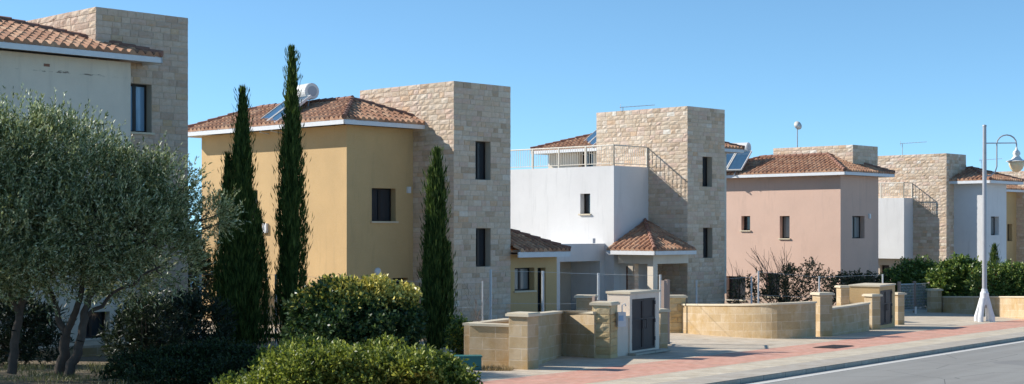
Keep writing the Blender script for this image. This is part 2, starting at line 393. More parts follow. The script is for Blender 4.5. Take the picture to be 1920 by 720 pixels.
def ridge_run(mb, A, B, r=.085):
    A, B = Vector(A), Vector(B); n = max(1, round((B-A).length/.38))
    for i in range(n):
        p, q = A.lerp(B, i/n), A.lerp(B, (i+1)/n+.02); o = Vector((0, 0, random.uniform(-.008, .012)))
        mb.tube([p+o+Vector((0, 0, .045)), q+o+Vector((0, 0, .03))], [r*1.12, r*.86], 8)
def fascia_path(mb, pts, z, h=.16, t=.05, close=False):
    n = len(pts)
    for i in range(n if close else n-1):
        a, b = Vector(pts[i]), Vector(pts[(i+1) % n]); d = (b-a).normalized(); nn = Vector((d.y, -d.x))
        mb.box(V3(a, z-h), V3(b-a, 0), V3(-nn*t, 0), Vector((0, 0, h)))
def hip_roof(root, C, L, Wd, z, o=.6, pitch=22, ft=.16, name='roof'):
    C = Vector(C[:2]); p = math.radians(pitch)
    Q = [C-(TL+TR)*o, C-TL*o+TR*(Wd+o), C+TL*(L+o)+TR*(Wd+o), C+TL*(L+o)-TR*o]   # near, right, far, left
    l, w = L+2*o, Wd+2*o; hf = min(l, w)/2; mb = MB()
    def vm(le): return lambda u: max(0, min(u, le-u, hf))
    slope(mb, Q[0], TR, TL, w, vm(w), p, z); slope(mb, Q[1], TL, -TR, l, vm(l), p, z)
    slope(mb, Q[2], -TR, -TL, w, vm(w), p, z); slope(mb, Q[3], -TL, TR, l, vm(l), p, z)
    rf = mb.build(name, M['tile'], root)
    zt = z+hf*math.tan(p)
    if l >= w: R1 = Q[0]+(TL+TR)*hf; R2 = Q[0]+TR*hf+TL*(l-hf); pr = [(Q[0], R1), (Q[1], R1), (Q[2], R2), (Q[3], R2)]
    else: R1 = Q[0]+(TL+TR)*hf; R2 = Q[0]+TL*hf+TR*(w-hf); pr = [(Q[0], R1), (Q[3], R1), (Q[1], R2), (Q[2], R2)]
    rb = MB()
    for a, b in pr: ridge_run(rb, V3(a, z+.03), V3(b, zt+.03))
    if (R1-R2).length > .1: ridge_run(rb, V3(R1, zt+.04), V3(R2, zt+.04))
    rb.build('ridge_tiles', M['ridge'], rf)
    fb = MB(); fascia_path(fb, Q, z-.012, ft, .05, True)
    q2 = [q for q in Q]; fb.quad([V3(q2[k], z-.03-ft*.35) for k in (3, 2, 1, 0)])
    fb.build('fascia', M['trim'], root)
    return rf, zt
def railing(root, pts, z, h=.85, mat='rail', step=.13, post=1.5, tr=.03):
    mb = MB()
    for a, b in zip(pts[:-1], pts[1:]):
        a, b = Vector(a[:2]), Vector(b[:2]); L = (b-a).length
        mb.tube([V3(a, z+h), V3(b, z+h)], tr, 8); mb.tube([V3(a, z+.1), V3(b, z+.1)], .018, 6)
        n = int(L/step)
        for i in range(1, n): q = a.lerp(b, i/n); mb.tube([V3(q, z+.1), V3(q, z+h)], .011, 5, False)
        m = max(1, round(L/post))
        for i in range(m+1): q = a.lerp(b, i/m); mb.cbox(V3(q, z), .06, .06, h, a46)
    return mb.build('railing', M[mat], root)
def heater(foot, az, label, s=1.0, two=True, tdeg=34):
    """flat collector tilted on a frame with a horizontal tank above; az = horizontal unit direction the panel faces"""
    t = thing('solar_water_heater', foot, label, 'solar heater', 'solar water heaters on the tiled roofs')
    f = Vector((az[0], az[1], 0)).normalized(); L = Vector(foot)-f*.9*s-Vector((0, 0, .12)); w = Vector((-f.y, f.x, 0)); up = Vector((0, 0, 1))
    tilt = math.radians(tdeg); sd = (-f*math.cos(tilt)+up*math.sin(tilt)); nn = sd.cross(w); nn = nn if nn.z > 0 else -nn
    pw, ph = .98*s, 2.0*s
    for k in ((-1, 1) if two else (0,)):
        c = L+w*(k*.53*s)+f*.9*s+up*.12
        fr = MB(); e = .035
        o = c-w*pw/2
        fr.box(o, w*pw, sd*e, nn*.09); fr.box(o+sd*(ph-e), w*pw, sd*e, nn*.09)
        fr.box(o+sd*e, w*e, sd*(ph-2*e), nn*.09); fr.box(o+w*(pw-e)+sd*e, w*e, sd*(ph-2*e), nn*.09)
        fo = fr.build('collector', M['white_metal'], t)
        g = MB(); g.box(o+w*e+sd*e+nn*.01, w*(pw-2*e), sd*(ph-2*e), nn*.055); g.build('glass', M['collector'], fo)
    top = L+f*.9*s+up*.12+sd*(ph+.02)
    tc = top-f*.12+up*.22; tk = MB(); R = .34*s; hw = .74*s
    tk.tube([tc-w*hw, tc-w*(hw-.03), tc+w*(hw-.03), tc+w*hw], [R*.93, R, R, R*.93], 24); tko = tk.build('tank', M['white_metal'], t, False)
    for sg in (-1, 1):
        rg = MB(); rg.tube([tc+w*sg*hw, tc+w*sg*(hw+.012)], [R*.62, R*.62], 20); rg.build('end_cap', M['lamp_metal'], tko)
    st = MB()
    for sg in (-1, 1):
        b = L-f*.55*s+w*sg*.5*s-up*.25
        st.tube([b, tc+w*sg*.5*s-up*R*.8], .02, 6); st.tube([L+f*.9*s+w*sg*.5*s-up*.1, tc+w*sg*.5*s-up*R*.8], .02, 6)
        st.tube([b, L+f*.9*s+w*sg*.5*s-up*.1], .02, 6)
    st.build('stand', M['grey_metal'], t); return t
M['collector'] = pane_mat('collector_glass', (.03, .07, .12), .12)

# ================================================================ GROUND
def uvstrip(v0, v1, u0, u1, dz, name, mat, U, Vv, seg=2.0, thick=0.0):
    mb = MB(); n = int((u1-u0)/seg)
    for i in range(n):
        a, b = u0+(u1-u0)*i/n, u0+(u1-u0)*(i+1)/n; q = []
        for (u, v) in ((a, v1), (a, v0), (b, v0), (b, v1)):
            p = U*u+Vv*v; q.append(Vector((p.x, p.y, gz(p.y)+dz)))
        mb.quad(q, [(a, v1), (a, v0), (b, v0), (b, v1)])
        if thick: mb.quad([q[1], q[1]-Vector((0, 0, thick)), q[2]-Vector((0, 0, thick)), q[2]], [(a, 0), (a, thick), (b, thick), (b, 0)])
    return tag(mb.build(name, M[mat]), kind='structure')
UU = Vector((.585, .811)).normalized(); VV = Vector((-UU.y, UU.x))
def soil_mat():
    t = NT('dry_soil'); o = t.obj(); a = t.noise(o, .35, 8, .75); b = t.noise(o, 9, 8, .8)
    c = t.mix(t.ramp(a, [(.42, (0, 0, 0)), (.6, (1, 1, 1))]), (.2, .145, .095), (.1, .1, .045))
    c = t.mix(t.ramp(b, [(.45, (0, 0, 0)), (.6, (1, 1, 1))]), c, (.3, .235, .16)); t.color(c); t.rough(1); t.bump(b, 1, .05); return t.m
def asphalt_mat():
    t = NT('worn_asphalt'); o = t.obj(); a = t.noise(t.map(o, (1, 1, 1)), .4, 6, .7); b = t.noise(o, 60, 4, .8); v = t.noise(o, 14, 4)
    c = t.mix(a, (.29, .28, .255), (.37, .36, .33)); c = t.mix(t.ramp(b, [(.35, (.7, .7, .7)), (.65, (1, 1, 1))]), (.2, .19, .175), c)
    vo = t.n('TexVoronoi', feature='DISTANCE_TO_EDGE'); vo.inputs['Scale'].default_value = .35; t.l(o, vo.inputs['Vector'])
    cr = t.ramp(vo.outputs[0], [(.0, (1, 1, 1)), (.004, (0, 0, 0))]); c = t.mix(cr, c, (.07, .07, .068))
    w = t.noise(t.map(t.uvc(), (.05, 1.1, 1)), 1.0, 3, .5); c = t.mix(t.ramp(w, [(.42, (0, 0, 0)), (.62, (.55, .55, .55))]), c, t.mix(1.0, c, (.78, .77, .76), 'MULTIPLY'))
    pt = t.noise(o, .22, 2, .3); c = t.mix(t.ramp(pt, [(.6, (0, 0, 0)), (.61, (.5, .5, .5))]), c, (.2, .195, .19))
    t.color(c); t.rough(.85); t.bump(b, .5, .01); return t.m
M['soil'] = soil_mat(); M['asphalt'] = asphalt_mat()
M['paint'] = plain('road_paint', (.62, .6, .55), .8, var=.25, sc=12)
g = MB()
xs = [-900, -300, -120, -60, -30, -10, 0, 10, 30, 60, 120, 300, 900]; ys = [-60, -10, 0, 10, 20, 30, 40, 55, 70, 90, 120, 160, 220, 320, 520, 900]
def far(y): return gz(min(y, 120))-.12-(max(0, y-120)*.12)
for i in range(len(xs)-1):
    for j in range(len(ys)-1):
        g.quad([(xs[i+a], ys[j+b], far(ys[j+b])) for a, b in ((0, 0), (1, 0), (1, 1), (0, 1))])
tag(g.build('ground', M['soil']), kind='structure')
sea = NT('sea_water'); sea.color((.02, .08, .16)); sea.rough(.25); sea.bump(sea.noise(sea.obj(), .05, 4), .3, 1.0)
s_ = MB(); s_.quad([(-9000, 400, -32), (9000, 400, -32), (9000, 15000, -32), (-9000, 15000, -32)]); tag(s_.build('sea', sea.m), kind='structure')
uvstrip(-14, 12.6, -60, 160, -.085, 'road', 'asphalt', UU, VV)
uvstrip(12.22, 12.42, -60, 160, -.081, 'edge_line', 'paint', UU, VV)
uvstrip(12.62, 12.95, -60, 160, .008, 'kerb', 'kerb', UU, VV, thick=.14)
uvstrip(12.95, 13.45, -60, 160, .004, 'gutter_strip', 'kerb', UU, VV)
uvstrip(13.45, 14.45, -60, 160, .004, 'pavement_edge', 'slab', UU, VV)
uvstrip(14.45, 16.25, -60, 160, .004, 'pavement', 'pinkpave', UU, VV)
uvstrip(16.25, 25.5, 21.0, 140, .002, 'driveway', 'paving', UU, VV)
g = MB(); q = [P(-400, 44), P(560, 44), P(640, 62), P(-400, 62)]
g.quad([p+Vector((0, 0, .012)) for p in q], [(p.x, p.y) for p in q]); tag(g.build('yard_paving', M['paving']), kind='structure')

# ================================================================ HOUSES
def rear(root, blk, name='wall', mat='cream'): return blk.plaster(root, name, mat)

# --- house with cream wall, far left
T = P(180, 38.0); T2 = T.xy
hs = thing('villa', (T2.x, T2.y, 0), 'cream villa at the left edge with tiled roof and stone tower, behind the olive trees', 'house', 'villas along the street')
tw = Block(T2, 5.2, solve(T2, TR, 352.3), -.3, Z(13, T2.y))
h = tw.hole('R', 238, 284, 157, 248); tw.stone(hs, 'tower', 'stonepink'); tw.win(hs, 'R', h, 'bluepane', sill=True)
OB = T2-TL*.35; sB = solve(OB, TR, 245); B = OB+TR*sB; Wb = 5.0; C1 = B-TR*Wb
b = Block(C1, 7.5, Wb, -.3, 7.44)
hd = b.hole('R', 150, 206, 585, 648, .15); hw = b.hole('R', 216, 236, 590, 640)
b.plaster(hs, 'wall', 'cream_old'); b.win(hs, 'R', hd, 'pane', sill=False, name='door'); b.win(hs, 'R', hw, 'pane')
hip_roof(hs, C1, 7.5, Wb, 7.60, .6, 17)
v = MB(); q = C1+TR*(solve(C1, TR, 82)); v.box(V3(q-TL*.0, 7.14)+V3(-TL*-.0, 0), V3(TR*.16, 0), V3(-TL*.012, 0), Vector((0, 0, .07))); v.build('vent', M['ridge'], hs)
g = MB(); q0 = C1-TR*2-TL*1.6; g.box(V3(q0, -.6), V3(TR*8.6, 0), V3(TL*2.0, 0), Vector((0, 0, .72))); g.build('terrace', M['paving'], hs)
g = MB(); g.box(V3(q0-TL*.012-TR*.01, -.6), V3(TR*8.62, 0), V3(TL*.01, 0), Vector((0, 0, .66))); g.build('plinth', M['sandstone'], hs)

# --- yellow house
T2 = P(851, 48.9).xy
hs = thing('villa', (T2.x, T2.y, 0), 'ochre yellow villa with stone tower and two tall narrow tower windows', 'house', 'villas along the street')
Wt = solve(T2, TR, 957); Lt = solve(T2, TL, 675)
tw = Block(T2, Lt, Wt, -.5, Z(152, T2.y))
h1 = tw.hole('R', 891, 919.5, 265, 337); h2 = tw.hole('R', 892, 919.5, 428, 500); tw.stone(hs, 'tower', 'stone')
tw.win(hs, 'R', h1, sill=False); tw.win(hs, 'R', h2, sill=False)
sB = solve(T2, TL, 775); B = T2+TL*sB; Wy = -solve(B, TR, 650); C2 = B-TR*Wy; Ly = solve(C2, TL, 378)
b = Block(C2, Ly, Wy+.2, -.5, 6.5)
hr = b.hole('R', 697, 742, 353, 415); hg = b.hole('R', 736, 765, 521, 549); hl1 = b.hole('L', 408, 436, 357, 402); hl2 = b.hole('L', 456, 483, 357, 410)
b.plaster(hs, 'wall', 'yellow'); b.win(hs, 'R', hr); b.win(hs, 'R', hg, sill=False); b.win(hs, 'L', hl1); b.win(hs, 'L', hl2, 'curtain')
_, ztop2 = hip_roof(hs, C2, Ly, Wy, 6.64, .62, 22)
def wall_lamp(root, C, d, n, px, py, r=.13):
    s = solve(C, d, px); q = C+d*s; m = MB(); c = V3(q, Z(py, q.y)); m.tube([c-V3(n, 0)*.01, c+V3(n, 0)*.06, c+V3(n, 0)*.1], [r, r, r*.6], 14); m.build('wall_lamp', M['trim'], root)
def alarm(root, C, d, n, px, py, w=.13, hh=.22):
    s = solve(C, d, px); q = C+d*s; m = MB(); m.box(V3(q-d*w/2, Z(py, q.y)), V3(d*w, 0), V3(n*.09, 0), Vector((0, 0, hh))); m.build('alarm_box', M['trim'], root)
wall_lamp(hs, C2, TR, -TL, 707, 509); alarm(hs, C2, TR, -TL, 765, 362); alarm(hs, C2, TL, -TR, 499, 437, .24, .35)
# low tiled wing right of the tower
Wc = T2+TR*(Wt-.6)+TL*.12; Wn = solve(Wc, TR, 1044)
an = Block(Wc, 3.5, Wn, -.6, 2.12)
ha = an.hole('R', 965, 1002, 502, 545); hb = an.hole('R', 1008, 1023, 502, 590, -.4)
an.plaster(hs, 'wing_wall', 'yellow'); an.win(hs, 'R', ha, 'curtain'); an.win(hs, 'R', hb, sill=False, name='door')
E = Wc-TL*.6+TR*.62; le = solve(E, TR, 1070); pz = 2.22; mb = MB(); p24 = math.radians(23)
slope(mb, E, TR, TL, le, lambda u: max(0, min(le-u, 2.1)), p24, pz); En = E+TR*le
slope(mb, En, TL, -TR, 4.2, lambda u: max(0, min(u, 4.2-u, 2.1)), p24, pz)
rf = mb.build('wing_roof', M['tile'], hs); rb = MB(); ridge_run(rb, V3(En, pz+.03), V3(En+(TL-TR)*2.1, pz+.03+2.1*math.tan(p24))); rb.build('ridge_tiles', M['ridge'], rf)
fb = MB(); fascia_path(fb, [E-TR*.1, En, En+TL*3.5], pz-.012, .2, .05); fb.quad([V3(q, pz-.1) for q in (E, En, En+TL*3, E+TL*3)]); fb.build('fascia', M['trim'], hs)
# yellow rear volume just showing behind the tower
q = T2+TR*(Wt-.5)+TL*1.9; rb_ = Block(q, 3, .5+.16, 0, Z(302, q.y+.5)); rb_.plaster(hs, 'rear_wall', 'yellow')

# --- white house with roof terrace
T2 = P(1289, 59.4).xy
hs = thing('villa', (T2.x, T2.y, 0), 'white flat-topped villa with railed roof terrace, stone tower and tiled entrance porch', 'house', 'villas along the street')
Wt = solve(T2, TR, 1358.6); Lt = solve(T2, TL, 1118.5)
tw = Block(T2, Lt, Wt, -.9, Z(199, T2.y))
h1 = tw.hole('R', 1317, 1335, 294, 350); h2 = tw.hole('R', 1318, 1335.5, 427, 483.5); tw.stone(hs, 'tower', 'stone')
tw.win(hs, 'R', h1, sill=False); tw.win(hs, 'R', h2, sill=False)
sI = solve(T2, TL, 1216); I = T2+TL*sI; pw = -solve(I, TR, 1151); C3 = I-TR*pw; L3 = solve(C3, TL, 950)
zt3 = Z(310.5, C3.y)
b = Block(C3, L3, pw+.25, -.9, zt3)
hw = b.hole('L', 1088, 1106.5, 363, 401); hd = b.hole('R', 1174, 1194, 499, 575, -.75)
b.plaster(hs, 'wall', 'white'); b.win(hs, 'L', hw); b.win(hs, 'R', hd, 'wood', sill=False, name='door')
railing(hs, [C3+TL*L3+TR*.06, C3+TL*.06+TR*.06, C3+TL*.06+TR*(pw-.05)], zt3)
# low wing running forward beside the main block, with a deep open bay
J = C3+TL*solve(C3, TL, 1134); sw = -solve(J, TR, 1030); Cw = J-TR*sw; zb = Z(457, J.y-1); lb = Block(Cw, 3.2, sw+.2, -.9, zb)
hc = lb.hole('R', 1050, 1125, 490, 590, -.7, 1.6)
lb.plaster(hs, 'wing_wall', 'white')
bk = MB(); O = Cw+TL*1.595; bk.box(V3(O+TR*(hc[0]+.01), -.7), V3(TR*(hc[1]-hc[0]-.02), 0), V3(TL*.02, 0), Vector((0, 0, hc[3]+.69))); bk.build('bay_wall', M['beige'], hs)
sd = solve(O, TR, 1088); sd2 = solve(O, TR, 1100); dr = MB(); dr.box(V3(O+TR*sd-TL*.04, -.7), V3(TR*(sd2-sd), 0), V3(TL*.015, 0), Vector((0, 0, 2.1))); dr.build('door', M['frame'], hs)
alarm(hs, Cw, TR, -TL, 1111, 456, .16, .2)
# porch
aP = solve(I, -TL, 1306); bP = solve(I, -TR, 1137); pz = 2.16; pp = math.radians(25); FC = I-TL*aP-TR*bP; mb = MB(); mn = min(aP, bP)
slope(mb, FC, TR, TL, bP, lambda u: max(0, min(u, aP)), pp, pz)
slope(mb, FC+TL*aP, -TL, TR, aP, lambda u: max(0, min(aP-u, bP)), pp, pz)
rf = mb.build('porch_roof', M['tile'], hs); rb = MB(); ridge_run(rb, V3(FC, pz+.03), V3(FC+(TL+TR)*mn, pz+.03+mn*math.tan(pp))); rb.build('ridge_tiles', M['ridge'], rf)
fb = MB(); fascia_path(fb, [FC+TL*aP, FC, FC+TR*bP], pz-.012, .17, .05); fb.quad([V3(q, pz-.09) for q in (FC, FC+TR*bP, FC+TR*bP+TL*aP, FC+TL*aP)]); fb.build('fascia', M['trim'], hs)
bm = MB(); FI = FC+(TL+TR)*.4
bm.box(V3(FI, pz-.55), V3(TR*(bP-.42), 0), V3(TL*.3, 0), Vector((0, 0, .4))); bm.box(V3(FI+TL*.3, pz-.55), V3(TL*(aP-1.0), 0), V3(TR*.3, 0), Vector((0, 0, .4))); bm.build('porch_beam', M['cream'], hs)
cm = MB(); cm.box(V3(FI+(TL+TR)*.005, -.9), V3(TR*.29, 0), V3(TL*.29, 0), Vector((0, 0, pz-.55+.9))); cm.build('column', M['cream'], hs)
pk = Block(FI+TL*1.0+TR*.05, .35, .25, -.9, 1.6); pk.stone(hs, 'pier', 'stone')
# rear upper storey with tiled roof
C3r = P(1240, 63.8).xy; Lr = solve(C3r, TL, 1028); Wr = solve(C3r, TR, 1362)
rb_ = Block(C3r, Lr, Wr, 0, 6.6); hw = rb_.hole('L', 1085, 1112, 284, 320); rb_.plaster(hs, 'rear_wall', 'cream'); rb_.win(hs, 'L', hw)
_, ztr = hip_roof(hs, C3r, Lr, Wr, 6.75, .6, 18)
C3R = C3r; LR3 = Lr; WR3 = Wr

# --- pink house
C4 = P(1576, 71.8).xy; W4 = solve(C4, TR, 1647); L4 = solve(C4, TL, 1335)
hs = thing('villa', (C4.x, C4.y, 0), 'pink villa with small square windows and tiled hip roof', 'house', 'villas along the street')
b = Block(C4, L4, W4, -1.2, 5.72)
w1 = b.hole('L', 1390, 1406.5, 405, 432); w2 = b.hole('L', 1462, 1480.5, 405, 447); w3 = b.hole('R', 1598, 1621, 405, 447)
w4 = b.hole('L', 1362, 1398, 518, 562); w5 = b.hole('L', 1436, 1462, 512, 556)
b.plaster(hs, 'wall', 'pink'); b.win(hs, 'L', w1); b.win(hs, 'L', w2, 'curtain'); b.win(hs, 'R', w3, sill=False, kind='curtain'); b.win(hs, 'L', w4); b.win(hs, 'L', w5)
_, zt4 = hip_roof(hs, C4, L4, W4, 5.87, .6, 21)
alarm(hs, C4, TR, -TL, 1629, 410, .14, .25)
T4 = P(1599, 73.6).xy; tw = Block(T4, solve(T4, TL, 1450), solve(T4, TR, 1645.5), 0, Z(271.5, T4.y)); tw.stone(hs, 'tower', 'stone')

# --- white house further on
T5 = P(1774.5, 80).xy
hs = thing('villa', (T5.x, T5.y, 0), 'white villa with wide stone tower, beside the street lamp', 'house', 'villas along the street')
tw = Block(T5, solve(T5, TL, 1628), solve(T5, TR, 1811), -1.5, Z(287.5, T5.y))
h1 = tw.hole('R', 1789, 1798, 354, 398); h2 = tw.hole('R', 1790, 1799, 457, 498); tw.stone(hs, 'tower', 'stone'); tw.win(hs, 'R', h1, 'curtain', sill=False); tw.win(hs, 'R', h2, 'curtain', sill=False)
I5 = T5+TL*solve(T5, TL, 1712); p5 = -solve(I5, TR, 1695); C5 = I5-TR*p5; z5 = Z(370.8, C5.y)
b = Block(C5, 4.5, p5+.2, 1.35, z5); b.plaster(hs, 'wall', 'white')
railing(hs, [C5+TL*4.3+TR*.06, C5+TL*.06+TR*.06, C5+TL*.06+TR*(p5-.03)], z5)
cc = C5+TR*.5+TL*.5; b = Block(cc, 4, .8, -1.5, 1.36); hw = b.hole('L', 1650, 1667, 497, 530, -1.3); b.plaster(hs, 'ground_floor_wall', 'beige'); b.win(hs, 'L', hw, 'pane', sill=False, name='door')
C5b = P(1848, 79.3).xy; W5 = solve(C5b, TR, 1887); b = Block(C5b, 4.2, W5, -1.5, 5.58); hw = b.hole('R', 1858, 1873, 406, 441)
b.plaster(hs, 'wing_wall', 'white'); b.win(hs, 'R', hw, 'curtain', sill=False); hip_roof(hs, C5b, 4.2, max(W5, 3), 5.7, .55, 19, name='wing_roof')

# --- yellow house at the right edge
T6 = P(1938, 95).xy
hs = thing('villa', (T6.x, T6.y, 0), 'partly seen yellow villa at the right edge, behind the lamp head', 'house', 'villas along the street')
tw = Block(T6, 5.5, 2.6, -1.5, Z(320, T6.y)); tw.stone(hs, 'tower', 'stone')
B = T6+TL*solve(T6, TL, 1906); C6 = B-TR*3.3; b = Block(C6, 6.5, 3.4, -1.5, 5.5); hw = b.hole('R', 1889, 1898, 420, 452); b.plaster(hs, 'wall', 'yellow'); b.win(hs, 'R', hw, sill=False)
hip_roof(hs, C6, 6.5, 3.3, 5.62, .6, 21)

# ---------------------------------------------------------------- on the roofs
def PV_(px, Y, py): return Vector(((px-960)/F*Y, Y, Z(py, Y)))
heater(PV_(497, 50.6, 235), (-.8, -.6), 'solar water heater with round white tank on the yellow villa roof', .86, tdeg=36)
heater(PV_(1096, 66.6, 279), (-.93, -.37), 'solar collector half hidden behind the terrace villa tower', .9, tdeg=40)
heater(PV_(1362, 75.6, 321), (-.55, -.83), 'solar water heater on the left end of the pink villa roof', .85, tdeg=38)
def antenna(px, Y, z0, py, label, L=1.4):
    t = thing('tv_antenna', P(px, Y, z0), label, 'antenna', 'TV antennas on the towers'); zt = Z(py, Y); c = P(px, Y, zt)
    m = MB(); m.tube([P(px, Y, z0), c], .018, 6); m.build('mast', M['grey_metal'], t)
    e = MB(); d = Vector((.96, -.1, .06)); e.tube([c-d*.15, c+d*L], .014, 5)
    for k in range(9): q = c+d*(L*k/8.0); l = .28-.018*k; e.tube([q-Vector((.1*l, l, 0)), q+Vector((.1*l, l, 0))], .007, 4)
    e.tube([c-d*.1+Vector((0, 0, -.15)), c-d*.1+Vector((0, 0, .15))], .012, 5); e.build('boom', M['grey_metal'], t)
antenna(1168, 61.8, 7.5, 201, 'thin TV antenna on the tower of the railed terrace villa')
antenna(1692, 82, 6.6, 269, 'TV antenna standing on the wide tower left of the street lamp')
antenna(1840, 95, 5.5, 300, 'distant TV antenna just behind the lamp pole')
t = thing('satellite_dish', P(1495, 76.5, 6.7), 'small round white dish on a thin mast above the pink villa', 'satellite dish')
m = MB(); c = P(1495, 76.5, Z(236, 76.5)); m.tube([P(1495, 76.5, 6.6), c], .03, 8); m.build('mast', M['lamp_metal'], t)
m = MB(); dd = Vector((.35, -.85, .3)).normalized(); m.tube([c-dd*.08, c-dd*.03, c+dd*.06], [.04, .16, .24], 20); m.build('dish', M['white_metal'], t, True)

# ================================================================ GARDEN WALLS
def gwall(name, pts, heights, label, mat='sandstone', th=.22, extra=-.25):
    """low masonry wall on a polyline of ground points; body and coping are parts"""
    t = thing(name, pts[0], label, 'garden wall', None)
    body = MB(); cap = MB(); u = 0; n = len(pts); off = []
    for i in range(n):
        a = pts[max(i-1, 0)]; b = pts[min(i+1, n-1)]; d = (b-a); d.z = 0; d.normalize(); off.append(Vector((-d.y, d.x, 0)))
    def sec(i, w0, w1, z0, z1):
        p = pts[i]; o = off[i]; return [Vector((p.x, p.y, z0))+o*w0, Vector((p.x, p.y, z0))+o*w1, Vector((p.x, p.y, z1))+o*w1, Vector((p.x, p.y, z1))+o*w0]
    S = [sec(i, 0, th, pts[i].z+extra, pts[i].z+heights[i]-.05) for i in range(n)]; K = [sec(i, -.035, th+.035, pts[i].z+heights[i]-.05, pts[i].z+heights[i]) for i in range(n)]
    for i in range(n-1):
        l = (pts[i+1]-pts[i]).length
        for (mbx, Q) in ((body, S), (cap, K)):
            for k in range(4):
                k2 = (k+1) % 4; hh = (Q[i][3]-Q[i][0]).z
                hb = (Q[i+1][3]-Q[i+1][0]).z
                if k in (1, 3): mbx.quad([Q[i][0 if k == 3 else 1], Q[i+1][0 if k == 3 else 1], Q[i+1][3 if k == 3 else 2], Q[i][3 if k == 3 else 2]] if k == 3 else [Q[i+1][1], Q[i][1], Q[i][2], Q[i+1][2]], [(u, -hh), (u+l, -hb), (u+l, 0), (u, 0)] if k == 3 else [(u+l, -hb), (u, -hh), (u, 0), (u+l, 0)])
                elif k == 2: mbx.quad([Q[i][3], Q[i+1][3], Q[i+1][2], Q[i][2]], [(u, 0), (u+l, 0), (u+l, .2), (u, .2)])
                else: mbx.quad([Q[i][1], Q[i+1][1], Q[i+1][0], Q[i][0]])
        u += l
    for mbx, Q in ((body, S), (cap, K)): mbx.quad([Q[0][1], Q[0][0], Q[0][3], Q[0][2]], [(0, 0), (th, 0), (th, .6), (0, .6)]); mbx.quad([Q[-1][0], Q[-1][1], Q[-1][2], Q[-1][3]], [(0, 0), (th, 0), (th, .6), (0, .6)])
    w = body.build('wall', M[mat], t); cap.build('coping', M['cap'], w); return t
def pillar(c, ztop, wx, wy, yaw, label=None, rough=False, root=None, name='pillar'):
    """pillar with a projecting cap; either a thing or a part of a wall"""
    t = root or thing('gate_pillar', c, label, 'pillar', 'stone pillars of the garden walls')
    A = Vector((math.cos(yaw), math.sin(yaw))); Bv = Vector((-A.y, A.x)); O = Vector(c).xy-A*wx/2-Bv*wy/2; z0 = c.z-.3; z1 = ztop-.06
    mb = MB(); mb.box(V3(O, z0), V3(A*wx, 0), V3(Bv*wy, 0), Vector((0, 0, z1-z0))); s = mb.build('shaft' if not root else name, M['sandstone'], t)
    if rough:
        st = MB(); kw = dict(hmin=.16, hmax=.24, wmin=.2, wmax=.5, dep=.032)
        stones(st, O, Bv, -A, wy, z0, z1, **kw); stones(st, O, A, -Bv, wx, z0, z1, **kw); stones(st, O+A*wx, Bv, A, wy, z0, z1, **kw)
        st.build('rough_facing', M['rough'], s)
    k = MB(); k.cbox((c.x, c.y, z1), wx+.11, wy+.11, .055, yaw); k.cbox((c.x, c.y, z1+.055), wx+.05, wy+.05, .02, yaw); k.build('cap', M['cap'], s); return t
yA = math.radians(46)
# front-left pillar and its planter walls
pA = G(982, 693); pA = pA+Vector((0, .25, 0))
pillar(pA, Z(587, pA.y), .46, .44, math.radians(-32), 'square sandstone pillar at the front left end of the garden wall')
a1 = P(880, 30.9); a2 = P(962, 30.55); gwall('garden_wall', [a1, a2], [Z(606, 30.9)-a1.z, Z(609, 30.5)-a2.z], 'low sandstone wall running left from the front pillar behind the teal box')
a1 = P(888, 31.1); a2 = P(965, 34.0); gwall('garden_wall', [a1, a2], [Z(606, 31.1)-a1.z, Z(597, 34)-a2.z], 'short rear sandstone planter wall behind the front left pillar')
n0 = P(1006, 30.95); n1 = P(1055, 34.2); n2 = P(1114, 33.35)
gwall('garden_wall', [n0, n1, n2], [Z(588, n0.y)-n0.z, Z(583, n1.y)-n1.z, Z(584, n2.y)-n2.z], 'sandstone wall folding back into a niche between two pillars')
pB = P(1134, 33.55); pillar(pB, Z(568, pB.y-.3), .44, .46, math.radians(-25), 'rough split-stone pillar beside the grey meter box', rough=True)
